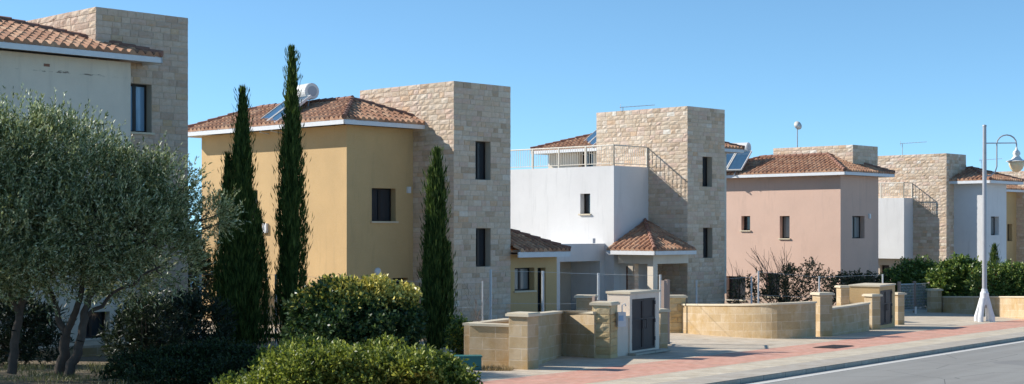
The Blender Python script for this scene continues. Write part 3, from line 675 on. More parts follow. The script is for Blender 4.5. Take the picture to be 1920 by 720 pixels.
# meter cupboard
def cupboard(corner, d, w, dep, ztop, label, pxd, side_mat='sand'):
    t = thing('meter_cupboard', corner, label, 'meter cupboard', 'meter cupboards by the driveways')
    D = V3(d.normalized(), 0); N = Vector((D.y, -D.x, 0)); I_ = -N; c = Vector(corner); up = Vector((0, 0, 1)); z0 = c.z; H = ztop-z0
    s0, s1 = pxd; mb = MB(); fr = .12
    holes = [(s0, s1, z0+.1, ztop-.13)]
    panel(mb, c.xy, d.normalized(), N.xy, w, z0-.2, ztop, holes, .07)
    o = c-up*.2
    mb.quad([o+I_*dep, o, o+up*(H+.2), o+I_*dep+up*(H+.2)]); mb.quad([o+D*w, o+D*w+I_*dep, o+D*w+I_*dep+up*(H+.2), o+D*w+up*(H+.2)])
    mb.quad([c+up*H, c+D*w+up*H, c+D*w+I_*dep+up*H, c+I_*dep+up*H]); mb.quad([o+D*w+I_*dep, o+I_*dep, o+I_*dep+up*(H+.2), o+D*w+I_*dep+up*(H+.2)])
    mb.build('housing', M[side_mat], t)
    k = MB(); k.box(c+up*(H+.002)+N*.03-D*.03, D*(w+.06), I_*(dep+.06), up*.05); k.build('coping', M['cap'], t)
    mid = (s0+s1)/2
    for i, (x0, x1) in enumerate(((s0+.01, mid-.005), (mid+.005, s1-.01))):
        m = MB(); b0 = c+D*x0+I_*.06; zz0, zz1 = .11, H-.14; ww = x1-x0
        m.box(b0+up*zz0, D*ww, N*.025, up*(zz1-zz0))
        for e0 in (0, ww-.05): m.box(b0+D*e0+N*.026+up*zz0, D*.05, N*.02, up*(zz1-zz0))
        for zz in (zz0, zz1-.05, zz0+(zz1-zz0)*.58): m.box(b0+N*.027+up*zz+D*.05, D*(ww-.1), N*.018, up*.05)
        dr = m.build('door', M['brown_metal'], t)
        hnd = MB(); hx = (ww-.09) if i == 0 else .09; hnd.tube([b0+D*hx+N*.05+up*(H*.42), b0+D*hx+N*.09+up*(H*.42), b0+D*hx+N*.09+up*(H*.56), b0+D*hx+N*.05+up*(H*.56)], .012, 6); hnd.build('handle', M['dark_metal'], dr)
        for zz in (.2, .5, .8):
            hg = MB(); hg.tube([b0+D*(0 if i == 0 else ww)+N*.05+up*(H*zz), b0+D*(0 if i == 0 else ww)+N*.05+up*(H*zz+.09)], .02, 6); hg.build('hinge', M['dark_metal'], dr)
    return t
cc = P(1181, 34.3); dC = Vector((.56, .83)); wC = solve(cc.xy, dC.normalized(), 1236)
s_a = solve(cc.xy, dC.normalized(), 1185); s_b = solve(cc.xy, dC.normalized(), 1229)
cupboard(cc, dC, wC, .62, Z(549, 35), 'beige rendered meter cupboard with brown double doors at the nearer driveway', (s_a, s_b), 'sand')
g = MB(); D = V3(dC.normalized(), 0); N = Vector((D.y, -D.x, 0)); st = thing('doorstep', cc, 'low concrete step under the nearer meter cupboard doors', 'step'); g.box(cc+N*.18-D*.05, D*(wC+.3), -N*.2, Vector((0, 0, .06))); g.build('step', M['kerb'], st)
# grey meter box on the wall
mbx = thing('meter_box', P(1164, 33.55, .6), 'small grey metal box mounted between rough pillar and cupboard', 'meter box'); m = MB(); q = P(1164, 33.5, Z(613, 33.4)); m.cbox(q, .2, .14, .34, .35); m.build('case', M['grey_metal'], mbx)
m = MB(); m.cbox(q+Vector((.0, -.078, .14)), .12, .01, .12, .35); m.build('dial', M['bluepane'], mbx); m = MB(); q2 = q+Vector((.03, 0, .34)); m.tube([q2, q2+Vector((0, 0, .16)), q2+Vector((.06, 0, .2)), q2+Vector((.09, 0, .14))], .014, 6); m.build('conduit', M['grey_metal'], mbx)
gwall('garden_wall', [P(1150, 33.75), P(1182, 34.4)], [.95, .95], 'smooth wall piece joining the rough pillar to the meter cupboard', 'sand')
pc = P(1240, 36.3); pillar(pc, Z(580, 36.3), .2, .3, .4, 'narrow pillar touching the right side of the nearer meter cupboard')
# inner pillar and little gate
pc = P(1099, 40); pillar(pc, Z(554, 40), .5, .45, math.radians(-10), 'pale pillar standing alone behind the niche wall')
def bar_gate(A, Bp, h, label, mat, bars=.12, posts=2, cat='gate', mesh=False, grp=None):
    t = thing('gate', A, label, cat, grp); A = Vector(A); Bp = Vector(Bp); L = (Bp-A).length; up = Vector((0, 0, 1))
    m = MB(); m.tube([A+up*h, Bp+up*h], .025, 6); m.tube([A+up*.12, Bp+up*.12], .025, 6); m.build('rail', M[mat], t)
    m = MB(); n = int(L/bars)
    for i in range(1, n): q = A.lerp(Bp, i/n); m.tube([q+up*.12, q+up*h], .008 if not mesh else .006, 5, False)
    if mesh:
        for k in range(1, 9): m.tube([A+up*(.12+(h-.12)*k/9), Bp+up*(.12+(h-.12)*k/9)], .006, 4, False)
    m.build('bars', M[mat], t)
    for i in range(posts):
        q = A.lerp(Bp, i/(posts-1)); m = MB(); m.cbox(q-up*.1, .1, .1, h+.22, .7); p_ = m.build('post', M['gatepost'], t)
    return t
bar_gate(P(1115, 39.5), P(1150, 38.5), 1.15, 'small dark garden gate between pale pillar and meter cupboard', 'dark_metal')
g0 = P(1243, 45.5); g1 = P(1250, 38.2)
bar_gate(P(1251, 38.9), P(1245, 37.3), 1.62, 'open sliding driveway gate seen edge-on beside the nearer cupboard', 'gatepost')
# curved wall
pc = P(1268, 44.9); pillar(pc, Z(555, 44.6), .5, .45, math.radians(5), 'rough stone gate pillar at the left end of the curved wall', rough=True)
pts = [(1281, 620), (1310, 623), (1345, 626.5), (1400, 630.7), (1440, 633), (1473, 634), (1505, 633.3), (1532, 632)]
tops = [569.5, 570, 570, 570, 569, 567.7, 566.3, 565]
q0_ = [P(a, G(a, b_).y-1.5*(1-(a-1281)/250.0)) for a, b_ in pts]
def smooth(q, k=5):
    X = [(i, p.x, p.y) for i, p in enumerate(q)]; n_ = len(q); ts = np.linspace(0, n_-1, (n_-1)*k+1)
    cx = np.polyfit(range(n_), [p.x for p in q], 3); cy = np.polyfit(range(n_), [p.y for p in q], 3)
    return [Vector((float(np.polyval(cx, t_)), float(np.polyval(cy, t_)), gz(float(np.polyval(cy, t_))))) for t_ in ts]
pp_ = smooth(q0_, 4); tops = list(np.interp(np.linspace(0, 7, len(pp_)), range(8), tops)); gwall('garden_wall', pp_, [Z(tp, p.y)-p.z for tp, p in zip(tops, pp_)], 'long curved sandstone wall sweeping round beside the driveway')
pc = G(1544, 631)+Vector((0, .15, 0)); pillar(pc, Z(549, pc.y), .42, .42, math.radians(20), 'square sandstone pillar standing at the right end of the curved wall')
pp_ = [G(1556, 630), G(1600, 624.5), G(1630, 620.5)]; gwall('garden_wall', pp_, [Z(tp, p.y)-p.z for tp, p in zip((577.5, 572, 567), pp_)], 'straight sandstone wall between curved wall and further cupboard')
pc = G(1637, 618)+Vector((0, .1, 0)); pillar(pc, Z(552, pc.y), .36, .36, math.radians(30), 'small capped pillar in front of the further meter cupboard')
cc = P(1649, 47.2); dC = Vector((.5, .866)).normalized(); wC = solve(cc.xy, dC, 1678); cupboard(cc, dC, wC, 1.0, Z(537, 47.6), 'ochre rendered meter cupboard with dark doors at the further driveway', (solve(cc.xy, dC, 1650.5), solve(cc.xy, dC, 1673)), 'yellow')
pc = P(1684, 50.2); pillar(pc, Z(549, 50.2), .3, .3, .5, 'slim pillar right of the further meter cupboard')
pc = P(1582, 53); pillar(pc, Z(536, 53), .4, .4, .2, 'pale inner pillar behind the straight wall, left of the further cupboard')
gwall('garden_wall', [P(1590, 53.2), P(1625, 52)], [Z(549, 53.2)-P(1590, 53.2).z, Z(549, 52)-P(1625, 52).z], 'short pale inner wall beside the further meter cupboard', 'sand')
bar_gate(P(1686, 60), P(1742, 62.5), 1.22, 'grey mesh gate across the further driveway', 'grey_metal', .09, 3, mesh=True)
bo = thing('bollard', P(1717, 60), 'small white stub post in front of the mesh gate', 'bollard'); m = MB(); m.lathe(P(1717, 60), [(.05, 0), (.05, .26), (.035, .3)], 10); m.build('stub', M['white_metal'], bo)
pc = P(1752, 61.6); pillar(pc, Z(542, 61.6), .48, .4, .1, 'sandstone gate pillar at the left end of the hedge wall')
pp_ = [G(1762, 585.5), G(1800, 588), G(1850, 592), G(1900, 596.5), G(1935, 600), G(1990, 604)]; gwall('garden_wall', pp_, [Z(555.5, p.y)-p.z for p in pp_], 'low sandstone wall under the hedge at the right edge')

# ---------------------------------------------------------------- wire fences
def fence(pts, tops, label, r=.022, wires=3):
    t = thing('wire_fence', pts[0], label, 'fence', 'wire fences round the gardens')
    for p, z in zip(pts, tops):
        m = MB(); m.tube([p-Vector((0, 0, .1)), Vector((p.x, p.y, z))], r, 8); m.build('post', M['grey_metal'], t)
    m = MB()
    for a, b_, za, zb_ in zip(pts[:-1], pts[1:], tops[:-1], tops[1:]):
        for k in range(wires):
            f = 1-.45*k; m.tube([Vector((a.x, a.y, a.z+(za-a.z)*f-.03)), Vector((b_.x, b_.y, b_.z+(zb_-b_.z)*f-.03))], .005, 4, False)
    m.build('wire', M['grey_metal'], t); return t
fp = [(700, 41, 524), (846, 41.5, 527), (905, 43, 527), (920, 40, 505), (1018, 40, 508), (1122, 41.5, 512), (1238, 44.5, 515)]
fence([P(a, b_) for a, b_, c in fp[:3]], [Z(c, b_) for a, b_, c in fp[:3]], 'thin wire fence behind the right-hand cypress, before the stone tower')
fence([P(a, b_) for a, b_, c in fp[3:]], [Z(c, b_) for a, b_, c in fp[3:]], 'tall wire fence behind the niche wall, before the terrace villa', .036)
fp = [(1306, 50, 525), (1409, 50, 518), (1422, 52, 508), (1536, 52, 518), (1655, 55, 514)]
fence([P(a, b_) for a, b_, c in fp], [Z(c, b_) for a, b_, c in fp], 'wire fence with pale posts behind the curved wall', .03)
fp = [(300, 38, 520), (376, 38.5, 512), (499, 39, 512), (517, 39.2, 514), (640, 40, 520)]
fence([P(a, b_) for a, b_, c in fp], [Z(c, b_) for a, b_, c in fp], 'wire fence between the cypresses and the yellow villa', .03)

# ---------------------------------------------------------------- street lamp
lb = G(1846, 603); Yl = lb.y; t = thing('street_lamp', lb, 'pale grey street lamp with hooked arm and bell-shaped lantern', 'street lamp')
m = MB(); m.tube([lb+Vector((0, 0, .5)), Vector((lb.x, lb.y, Z(330, Yl))), Vector((lb.x, lb.y, Z(237, Yl)))], [.085, .075, .065], 16); m.lathe(Vector((lb.x, lb.y, Z(237, Yl))), [(.08, 0), (.07, .05), (.0, .07)], 12); m.build('pole', M['lamp_metal'], t)
m = MB()
for k in range(4):
    a = math.pi/4+k*math.pi/2; d = Vector((math.cos(a), math.sin(a), 0)); q0 = lb+d*.3; m.tube([q0+Vector((0, 0, .0)), q0+Vector((0, 0, .16)), lb+d*.22+Vector((0, 0, .45)), lb+d*.1+Vector((0, 0, .85))], [.1, .1, .085, .09], 10)
m.lathe(lb, [(.17, .62), (.15, 1.05), (.11, 1.12), (.1, 1.2)], 16); m.build('base', M['trim'], t)
m = MB(); sx = Yl/F; U_ = Vector((sx, 0, 0)); c0 = Vector((lb.x, lb.y, 0))
def LP(px, py): return Vector(((px-960)*sx, lb.y, Z(py, Yl)))
arc = [LP(1848, 330), LP(1858, 329), LP(1866, 322), LP(1869, 312)]+[LP(1869, 270)]
for k in range(0, 9): a = math.pi*(1-k/8); arc.append(LP(1887.5+18.5*math.cos(a), 270-17*math.sin(a)))
arc += [LP(1906, 285)]
m.tube(arc, .026, 8); m.tube([LP(1848, 268.5), LP(1906, 268)], .02, 8); m.build('arm', M['lamp_metal'], t)
hc = LP(1906, 302); m = MB(); m.lathe(hc, [(.37, -.02), (.36, 0), (.2, .06), (.15, .12), (.1, .2), (.14, .26), (.12, .34), (.05, .42), (.03, .5)], 24); hd_ = m.build('lamp_head', M['white_metal'], t, True)
gm = NT('lamp_globe'); gm.color((.72, .6, .4)); gm.rough(.3); gm.b.inputs['Subsurface Weight'].default_value = .6; gm.b.inputs['Subsurface Radius'].default_value = (.2, .15, .1)
m = MB(); m.lathe(hc, [(.04, -.4), (.14, -.37), (.22, -.28), (.27, -.15), (.29, -.02)], 20); m.build('globe', gm.m, hd_, True)
# drain cover, teal cabinet
t = thing('drain_cover', G(1565, 651), 'dark metal drain grate set in the pink paving', 'drain cover'); m = MB(); q = G(1563, 651)+Vector((0, 0, .012)); A = V3(UU, 0)*1.25; Bq = V3(VV, 0)*.62; A.z = -.02*A.y; Bq.z = -.02*Bq.y
m.box(q-A/2-Bq/2, A, Bq, Vector((0, 0, .008))); m.build('frame', M['dark_metal'], t); m = MB()
for k in range(14): m.box(q-A/2-Bq/2+A*((k+.3)/14)+Bq*.06+Vector((0, 0, .008)), A*.03, Bq*.88, Vector((0, 0, .008)))
m.build('bars', M['brown_metal'], t)
M['teal'] = plain('teal_paint', (.03, .16, .15), .5); t = thing('utility_box', P(878, 30.0), 'low teal utility cabinet half hidden by the shrub', 'utility box'); m = MB(); q = P(878, 29.9); m.cbox(q-Vector((0, 0, .1)), .52, .3, Z(669, 29.9)-q.z+.1, .12); m.build('cabinet', M['teal'], t)
m = MB(); m.cbox(Vector((q.x, q.y, Z(669, 29.9))), .56, .34, .03, .12); m.build('lid', M['teal'], t)

# ================================================================ VEGETATION
def leaf_obj(name, pos, dirs, ln, wd, mat, parent=None, bias=None, loc=None):
    n = len(pos); off = np.zeros(3); q = parent
    while q is not None: off += np.array(q.location); q = q.parent
    if loc is not None: off += np.array(loc)
    d = dirs/np.linalg.norm(dirs, axis=1, keepdims=True); r = rng.normal(size=(n, 3)); s = np.cross(d, r); s /= np.linalg.norm(s, axis=1, keepdims=True)+1e-9
    nn = np.cross(d, s)
    L = (ln*rng.uniform(.7, 1.3, n))[:, None]; Wd = (wd*rng.uniform(.7, 1.3, n))[:, None]
    p = pos-off; V = np.empty((n, 4, 3)); V[:, 0] = p; V[:, 1] = p+d*L*.5+s*Wd*.5+nn*L*.05; V[:, 2] = p+d*L-nn*L*.05; V[:, 3] = p+d*L*.5-s*Wd*.5+nn*L*.05
    me = bpy.data.meshes.new(name); me.vertices.add(n*4); me.vertices.foreach_set('co', V.ravel())
    me.loops.add(n*4); me.loops.foreach_set('vertex_index', np.arange(n*4, dtype=np.int32)); me.polygons.add(n)
    me.polygons.foreach_set('loop_start', np.arange(0, n*4, 4, dtype=np.int32)); me.polygons.foreach_set('loop_total', np.full(n, 4, dtype=np.int32))
    ul = me.uv_layers.new(name='UVMap'); rr = rng.random(n)
    if bias is not None: rr = np.clip(rr*.86+bias, 0, .999)
    uv = np.repeat(np.stack([rr, rng.random(n)], 1), 4, axis=0); ul.data.foreach_set('uv', uv.ravel())
    me.materials.append(M[mat]); me.update(calc_edges=True)
    o = bpy.data.objects.new(name, me); COL.objects.link(o)
    if loc is not None: o.location = loc
    if parent: o.parent = parent
    return o
def unit(n): v = rng.normal(size=(n, 3)); return v/np.linalg.norm(v, axis=1, keepdims=True)
def twigs(blobs, dens, shell=.55, gap=.0, freq=1.3, up=.35, tl=.3, k=12, spread=.7):
    P_, D_ = [], []
    for (c, r) in blobs:
        c = np.array(c); r = np.array(r if hasattr(r, '__len__') else (r, r, r)); area = 4*math.pi*((r[0]*r[1])**1.6/3+(r[0]*r[2])**1.6/3+(r[1]*r[2])**1.6/3)**(1/1.6)
        n = int(area*dens); u = unit(n); rad = rng.uniform(shell**2, 1, n)**.5
        rad *= np.array([1+.28*noise.noise(Vector(a*2.3+c)) for a in u]); pos = c+u*r*rad[:, None]
        if gap > 0:
            keep = np.array([noise.noise(Vector(p*freq)) > gap-.5 for p in pos]); pos, u = pos[keep], u[keep]
        d = u+unit(len(u))*.6+np.array([0, 0, up]); d /= np.linalg.norm(d, axis=1, keepdims=True); P_.append(pos); D_.append(d)
    pos = np.concatenate(P_); d = np.concatenate(D_); n = len(pos)
    tt = rng.uniform(0, 1, (n, k)); ll = tl*rng.uniform(.6, 1.3, n)
    lp = pos[:, None, :]+d[:, None, :]*(tt*ll[:, None])[:, :, None]; ld = d[:, None, :]*.8+unit(n*k).reshape(n, k, 3)*spread
    return lp.reshape(-1, 3), ld.reshape(-1, 3)
def limb(mb, a, b, r0, r1, wob=.12, n=6):
    a, b = Vector(a), Vector(b); pts = []; rr = []
    for i in range(n+1):
        t = i/n; w = math.sin(t*math.pi)*wob*(.4 if r0 > .05 else 1); pts.append(a.lerp(b, t)+Vector((random.uniform(-w, w), random.uniform(-w, w), random.uniform(-w, w)*.4))); rr.append(r0+(r1-r0)*t)
    mb.tube(pts, rr, 8, False); return pts
def PV(px, Y, py): return Vector(((px-960)/F*Y, Y, Z(py, Y)))

def olive(base, forks, blobs, label, dens=135):
    t = thing('olive_tree', base, label, 'tree', 'olive trees in the front garden'); m = MB()
    for f in forks:
        for (a, b_), (r0, r1) in f: limb(m, a, b_, r0, r1)
    m.build('trunk', M['bark'], t, True)
    # inner twigs
    m = MB(); hub = Vector(forks[0][-1][0][1])
    for c, r in blobs:
        for k in range(3):
            u = Vector(unit(1)[0]); limb(m, hub.lerp(Vector(c), random.uniform(.1, .5)), Vector(c)+Vector((u.x*r[0], u.y*r[1], u.z*r[2]))*.7, .03, .008, .15, 5)
    m.build('branches', M['bark'], t, True)
    lp, ld = twigs(blobs, dens, .3, .5, 1.6, .5, .34, 11, .55); lp2, ld2 = twigs([(c, [x*1.04 for x in rr_]) for c, rr_ in blobs], dens*.16, .85, .35, 2.5, .9, .45, 14, .45); leaf_obj('crown', np.concatenate([lp, lp2]), np.concatenate([ld, ld2]), .085, .024, 'leaf_olive', t)
    return t
def E(px, Y, py, rx, rz, ry=None): return (tuple(PV(px, Y, py)), (rx, ry or rx, rz))
b0 = PV(22, 28.6, 700)
olive(b0, [[((b0, PV(30, 28.6, 620)), (.1, .085)), ((PV(30, 28.6, 620), PV(62, 28.8, 505)), (.085, .06)), ((PV(62, 28.8, 505), PV(70, 28.8, 420)), (.06, .03))], [((PV(36, 28.6, 590), PV(-20, 28.4, 480)), (.06, .03))]],
      [E(-60, 28.6, 400, 1.5, 1.2), E(45, 28.8, 330, 1.15, 1.1), E(-20, 28.5, 300, 1.0, .9), E(20, 28, 440, 1.2, .95), E(40, 29, 260, .7, .6), E(-110, 28.5, 300, 1.2, 1.0), E(-60, 27.8, 500, 1.1, .6)],
      'leaning olive tree at the left edge of the picture')
b0 = PV(112, 29, 702)
olive(b0, [[((b0, PV(124, 29, 630)), (.12, .1)), ((PV(124, 29, 630), PV(100, 29.2, 560)), (.075, .05)), ((PV(100, 29.2, 560), PV(60, 29.2, 480)), (.05, .03))], [((PV(124, 29, 630), PV(150, 29, 560)), (.08, .06)), ((PV(150, 29, 560), PV(165, 29.2, 460)), (.06, .03))]],
      [E(145, 29.3, 345, 1.1, 1.05), E(115, 29.8, 290, .95, .75), E(205, 29.5, 360, .9, .75), E(110, 29, 430, 1.2, .95), E(190, 28.8, 430, 1.1, .9), E(165, 29.5, 285, .45, .35), E(100, 28.6, 510, 1.0, .55)],
      'forked grey-green olive tree in the middle of the left grove')
b0 = PV(128, 28.7, 706)
olive(b0, [[((b0, PV(150, 28.8, 640)), (.11, .09)), ((PV(150, 28.8, 640), PV(165, 29, 560)), (.09, .07)), ((PV(165, 29, 560), PV(230, 29.5, 480)), (.06, .035))], [((PV(158, 29, 600), PV(210, 29, 550)), (.05, .03)), ((PV(210, 29, 550), PV(300, 29.5, 500)), (.03, .02))]],
      [E(270, 29.8, 360, .85, .75), E(310, 29.8, 410, .75, .8), E(250, 29.4, 450, 1.0, .8), E(300, 29.5, 490, .8, .55), E(230, 30, 520, .8, .45), E(400, 30, 410, .42, .28), E(355, 30, 425, .42, .35), E(238, 30.2, 330, .45, .38), E(330, 29.7, 350, .4, .3)],
      'spreading olive tree whose right branch reaches the cypress')
# out-of-frame neighbour that shades the grove from the sun side
b0 = PV(-420, 30.5, 690)
olive(b0, [[((b0, PV(-410, 30.5, 560)), (.12, .08)), ((PV(-410, 30.5, 560), PV(-420, 30.5, 420)), (.08, .04))]],
      [E(-420, 30.6, 400, 1.7, 1.3), E(-330, 30, 470, 1.4, .9), E(-480, 30, 330, 1.2, 1.0), E(-400, 29, 520, 1.5, .6)], 'olive tree standing outside the left edge of the picture', 40)

def cypress(px, Y, ytop, ybase, prof, label, spires=(), dens=2000):
    b0 = P(px, Y); zt = Z(ytop, Y); t = thing('cypress', b0, label, 'tree', 'slim cypresses in the front garden'); H = zt-b0.z
    m = MB(); m.tube([b0-Vector((0, 0, .1)), b0+Vector((0, 0, H*.5)), b0+Vector((0, 0, H*.93))], [.1, .06, .01], 8); m.build('trunk', M['bark'], t)
    P_, D_, Bi = [], [], []
    for (dx, dy, h0, h1, sc) in ((0, 0, 0, 1, 1),)+tuple(spires):
        n = int(dens*(h1-h0)*H*sc); hh = rng.uniform(0, 1, n); rad = np.interp(hh, [p[0] for p in prof], [p[1] for p in prof])*sc
        a = rng.uniform(0, 2*math.pi, n); zz = b0.z+H*(h0+(h1-h0)*hh)
        lump = np.array([noise.noise(Vector((math.cos(x)*1.6+px, math.sin(x)*1.6, z*1.1))) for x, z in zip(a, zz)]); lump2 = np.array([noise.noise(Vector((math.cos(x)*3.6+px, math.sin(x)*3.6, z*4))) for x, z in zip(a, zz)])
        rr = rad*(1+.5*lump+.42*lump2)*rng.uniform(.5, 1, n)**.6+(rng.random(n) < .1)*rng.uniform(.02, .17, n)
        lean = (hh-.3)*.05
        P_.append(np.stack([b0.x+dx+np.cos(a)*rr+lean, b0.y+dy+np.sin(a)*rr, zz], 1)); D_.append(np.stack([np.cos(a)*.35, np.sin(a)*.35, np.full(n, 1.0)], 1)*np.array([.7, .7, 1])+unit(n)*.2); Bi.append(lump2*.3)
    leaf_obj('crown', np.concatenate(P_), np.concatenate(D_), .19, .024, 'leaf_cyp', t, np.concatenate(Bi))
    # woody core keeps the crown opaque
    core = MB(); zs = [i/14 for i in range(15)]; core.tube([b0+Vector((random.uniform(-.02, .02)+(z-.3)*.05, 0, H*z)) for z in zs], [max(.01, .62*float(np.interp(z, [p[0] for p in prof], [p[1] for p in prof]))) for z in zs], 9); core.build('inner_branches', M['leaf_cyp'], t)
    return t
cypress(545, 38, 97, 650, [(0, .26), (.1, .33), (.35, .34), (.6, .26), (.8, .13), (.9, .07), (1, .012)], 'tallest slim cypress, beside the round hedge shrub')
cypress(452, 37.6, 172, 655, [(0, .45), (.1, .6), (.45, .56), (.55, .38), (.72, .25), (.88, .09), (1, .015)], 'broad dark cypress with side spires, right of the olives', spires=((-.38, -.05, 0, .74, .55), (.42, .05, 0, .5, .6), (.1, -.2, 0, .55, .8)))
cypress(817, 36.5, 287, 655, [(0, .22), (.12, .27), (.45, .27), (.7, .2), (.88, .09), (1, .015)], 'shortest cypress, in front of the stone tower of the yellow villa', spires=((.24, -.05, 0, .53, .7), (-.16, 0, .05, .9, .55)))
cypress(1863, 68, 462, 500, [(0, .25), (.4, .32), (.8, .2), (1, .03)], 'tiny far cypress right of the lamp pole above the hedge', dens=700)

def shrub(name, base, blobs, mat, ln, wd, label, cat='shrub', dens=150, grp=None, tl=.2, k=9, up=.4, shell=.6, gap=.12, flowers=None, spread=.8, freq=2.2, stems=True, tip=None):
    t = thing(name, base, label, cat, grp)
    if stems:
        m = MB()
        for c, r in blobs:
            for _ in range(4): u = unit(1)[0]; limb(m, Vector(base)+Vector((random.uniform(-.2, .2), random.uniform(-.2, .2), 0)), Vector(c)+Vector((u[0]*r[0], u[1]*r[1], abs(u[2])*r[2]))*.7, .02, .006, .1, 4)
        m.build('stems', M['bark'], t)
    lp, ld = twigs(blobs, dens, shell, gap, freq, up, tl, k, spread); g_ = np.array([gz(y) for y in lp[:, 1]]); ok = lp[:, 2] > g_-.02; lp, ld = lp[ok], ld[ok]
    bi = None
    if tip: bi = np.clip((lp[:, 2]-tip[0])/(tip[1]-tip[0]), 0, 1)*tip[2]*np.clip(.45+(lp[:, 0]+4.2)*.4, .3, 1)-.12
    leaf_obj('foliage', lp, ld, ln, wd, mat, t, bi)
    if flowers:
        mt, cnt, sz = flowers; i = rng.choice(len(lp), cnt); P3 = np.repeat(lp[i]+np.array([0, -.02, .05]), 6, axis=0); leaf_obj('flowers', P3, unit(cnt*6), sz, sz*.8, mt, t)
    return t
bl = [E(597, 32.2, 592, .62, .55), E(665, 32.2, 588, .72, .6), E(728, 32.2, 592, .62, .55), E(640, 31.9, 622, .85, .5), E(715, 31.9, 622, .75, .5), E(640, 32.2, 560, .42, .34), E(700, 32.2, 558, .45, .36), E(590, 32.2, 632, .55, .4), E(755, 32.2, 612, .33, .48), E(612, 32.2, 548, .18, .25), E(760, 32.2, 560, .2, .2)]
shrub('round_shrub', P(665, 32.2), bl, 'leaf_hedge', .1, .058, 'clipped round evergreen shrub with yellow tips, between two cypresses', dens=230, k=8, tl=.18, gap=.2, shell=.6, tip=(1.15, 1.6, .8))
bl = []
for k in range(34):
    px_ = random.uniform(445, 890); top = 664-18*math.sin((px_-455)/425*math.pi)+random.uniform(-12, 22)+max(0, px_-800)*.55+max(0, 540-px_)*.3; rz = random.uniform(.2, .34); Yk = random.uniform(24.9, 26.6)
    bl.append(E(px_, Yk, top+rz*F/Yk+(26.6-Yk)*14, random.uniform(.28, .5), rz))
bl += [E(600, 25.4, 725, .65, .4), E(690, 25.2, 722, .7, .4), E(775, 25.3, 728, .5, .34), E(520, 25.2, 735, .6, .33)]
shrub('spreading_shrub', P(680, 26), bl, 'leaf_shrub', .075, .04, 'bright green spreading shrub at the bottom centre', dens=300, k=9, tl=.2, up=.5, gap=.22, shell=.5)
bl = [E(270, 28, 705, .7, .38), E(340, 28.4, 690, .7, .4), E(410, 28.6, 685, .65, .42), E(460, 28.3, 695, .55, .42), E(320, 27.4, 720, .9, .35), E(430, 27.4, 718, .8, .36)]
shrub('spreading_shrub', P(380, 28), bl, 'leaf_shrub_shade', .06, .03, 'shaded low spreading shrub under the broad dark cypress', dens=260, k=10, tl=.16, up=.6)
oleander_grp = 'dark oleander bushes under the olives'
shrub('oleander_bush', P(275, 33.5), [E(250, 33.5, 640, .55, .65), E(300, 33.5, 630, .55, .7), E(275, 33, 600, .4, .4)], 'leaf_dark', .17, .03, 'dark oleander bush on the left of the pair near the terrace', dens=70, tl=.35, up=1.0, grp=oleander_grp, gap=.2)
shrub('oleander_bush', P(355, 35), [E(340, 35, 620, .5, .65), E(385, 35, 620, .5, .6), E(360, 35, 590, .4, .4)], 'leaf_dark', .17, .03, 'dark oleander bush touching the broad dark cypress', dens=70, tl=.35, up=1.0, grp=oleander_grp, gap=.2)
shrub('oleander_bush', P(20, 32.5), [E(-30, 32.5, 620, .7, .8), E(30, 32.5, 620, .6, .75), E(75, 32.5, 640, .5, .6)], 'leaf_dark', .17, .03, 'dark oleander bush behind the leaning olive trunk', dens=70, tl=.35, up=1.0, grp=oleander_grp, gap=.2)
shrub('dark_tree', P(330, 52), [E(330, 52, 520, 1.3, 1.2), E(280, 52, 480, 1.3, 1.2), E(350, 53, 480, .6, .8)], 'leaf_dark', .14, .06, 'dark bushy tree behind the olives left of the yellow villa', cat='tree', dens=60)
shrub('mustard_plant', P(862, 33.6), [E(858, 33.6, 632, .25, .35), E(872, 33.6, 640, .22, .28)], 'leaf_green', .09, .035, 'wild green plant with yellow flowers by the short cypress', cat='plant', dens=230, k=8, up=1.0, flowers=('petal_yellow', 70, .028))
# hedges on the right
hg = 'garden hedges in front of the villas'
shrub('hedge', P(1460, 61), [E(px_, 61+random.uniform(-.5, .5), py_, rx, rz) for px_, py_, rx, rz in ((1395, 555, .6, .7), (1425, 540, .5, .6), (1455, 550, .6, .7), (1490, 540, .7, .9), (1515, 535, .55, .9), (1545, 545, .5, .7), (1565, 550, .5, .6), (1475, 520, .3, .5), (1520, 510, .3, .4))], 'leaf_grey', .1, .05, 'sparse dark hedge growing against the pink villa', cat='hedge', dens=30, k=8, tl=.3, up=1, grp=hg, gap=.25)
shrub('hedge', P(1620, 66), [E(px_, 66, py_, rx, rz) for px_, py_, rx, rz in ((1585, 545, .6, .7), (1615, 540, .6, .6), (1645, 545, .6, .6))], 'leaf_grey', .1, .06, 'dark hedge piece under the right side of the pink villa', cat='hedge', dens=85, k=8, tl=.25, grp=hg)
shrub('hedge', P(1710, 66), [E(px_, 66, py_+6, rx, rz) for px_, py_, rx, rz in ((1680, 532, .7, .7), (1705, 525, .8, .9), (1730, 515, .6, .7), (1745, 540, .7, .8), (1690, 550, 1, .6), (1722, 500, .3, .4))], 'leaf_green', .13, .07, 'green hedge behind the mesh gate', cat='hedge', dens=80, k=8, tl=.25, grp=hg, flowers=('petal_red', 60, .04))
shrub('hedge', P(1800, 62), [E(px_, 62.5, py_, rx, rz) for px_, py_, rx, rz in ((1775, 530, .7, .7), (1800, 522, .7, .8), (1825, 530, .7, .75), (1785, 548, .8, .5), (1820, 548, .8, .5), (1805, 500, .2, .35), (1795, 510, .4, .4))], 'leaf_green', .15, .09, 'bright leafy hedge above the wall left of the lamp pole', cat='hedge', dens=85, k=8, tl=.25, grp=hg)
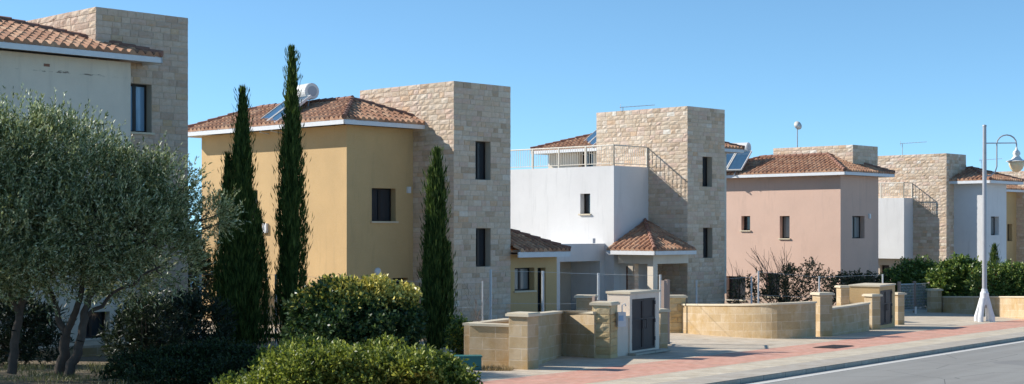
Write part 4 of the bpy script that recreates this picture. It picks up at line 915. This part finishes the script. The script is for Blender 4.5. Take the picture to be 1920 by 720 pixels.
shrub('hedge', P(1890, 60), [E(px_, 60, py_, rx, rz) for px_, py_, rx, rz in ((1855, 530, .7, .65), (1885, 528, .75, .7), (1915, 530, .75, .7), (1950, 530, .8, .75), (1870, 548, .8, .4), (1920, 548, .9, .4))], 'leaf_green', .11, .06, 'flowering hedge above the wall right of the lamp pole', cat='hedge', dens=100, k=8, tl=.22, grp=hg, flowers=('petal_red', 70, .05))
# bare shrubs
def bare(px, Y, pytop, label, n=9, sp=35, r=.018):
    b0 = P(px, Y); t = thing('bare_shrub', b0, label, 'shrub', 'leafless shrubs'); m = MB()
    for k in range(n):
        top = PV(px+random.uniform(-sp, sp), Y+random.uniform(-.3, .3), pytop+random.uniform(0, 40)); pts = limb(m, b0, top, r, r*.3, .12, 6)
        for j in (2, 3, 4, 5): limb(m, pts[j], pts[j]+(top-b0).normalized()*.5+Vector((random.uniform(-.35, .35), random.uniform(-.2, .2), .15)), r*.45, r*.2, .05, 3)
    m.build('twigs', M['twig'], t)
bare(1478, 62.5, 462, 'leafless twiggy shrub rising in front of the pink villa', 18, 75, .02)
bare(1382, 63, 492, 'small leafless shrub at the left end of the pink villa', 6, 15)
bare(893, 32, 545, 'dry leafless weed left of the front pillar', 5, 14, .006)
# dry grass and weeds: uncountable
n = 3500; px_ = rng.uniform(-10, 290, n); Yg = rng.uniform(26.5, 31.5, n)
pos = np.stack([(px_-960)/F*Yg, Yg, -.02*(Yg-34)-.06], 1); keep = np.array([noise.noise(Vector(p*1.1)) > .02 for p in pos]); pos = pos[keep]
tag(leaf_obj('dry_grass', pos, unit(len(pos))*.6+np.array([0, 0, 1]), .14, .012, 'grass'), 'pale grass tufts on the soil under the olives', 'grass', kind='stuff')
n = 1500; px_ = rng.uniform(905, 958, n); Yg = rng.uniform(29.6, 30.4, n); pos = np.stack([(px_-960)/F*Yg, Yg, -.02*(Yg-34)-.05], 1)
tag(leaf_obj('dry_weeds', pos, unit(n)*.8+np.array([0, 0, 1]), .14, .012, 'dry'), 'dry brown weeds at the foot of the front wall', 'grass', kind='stuff')
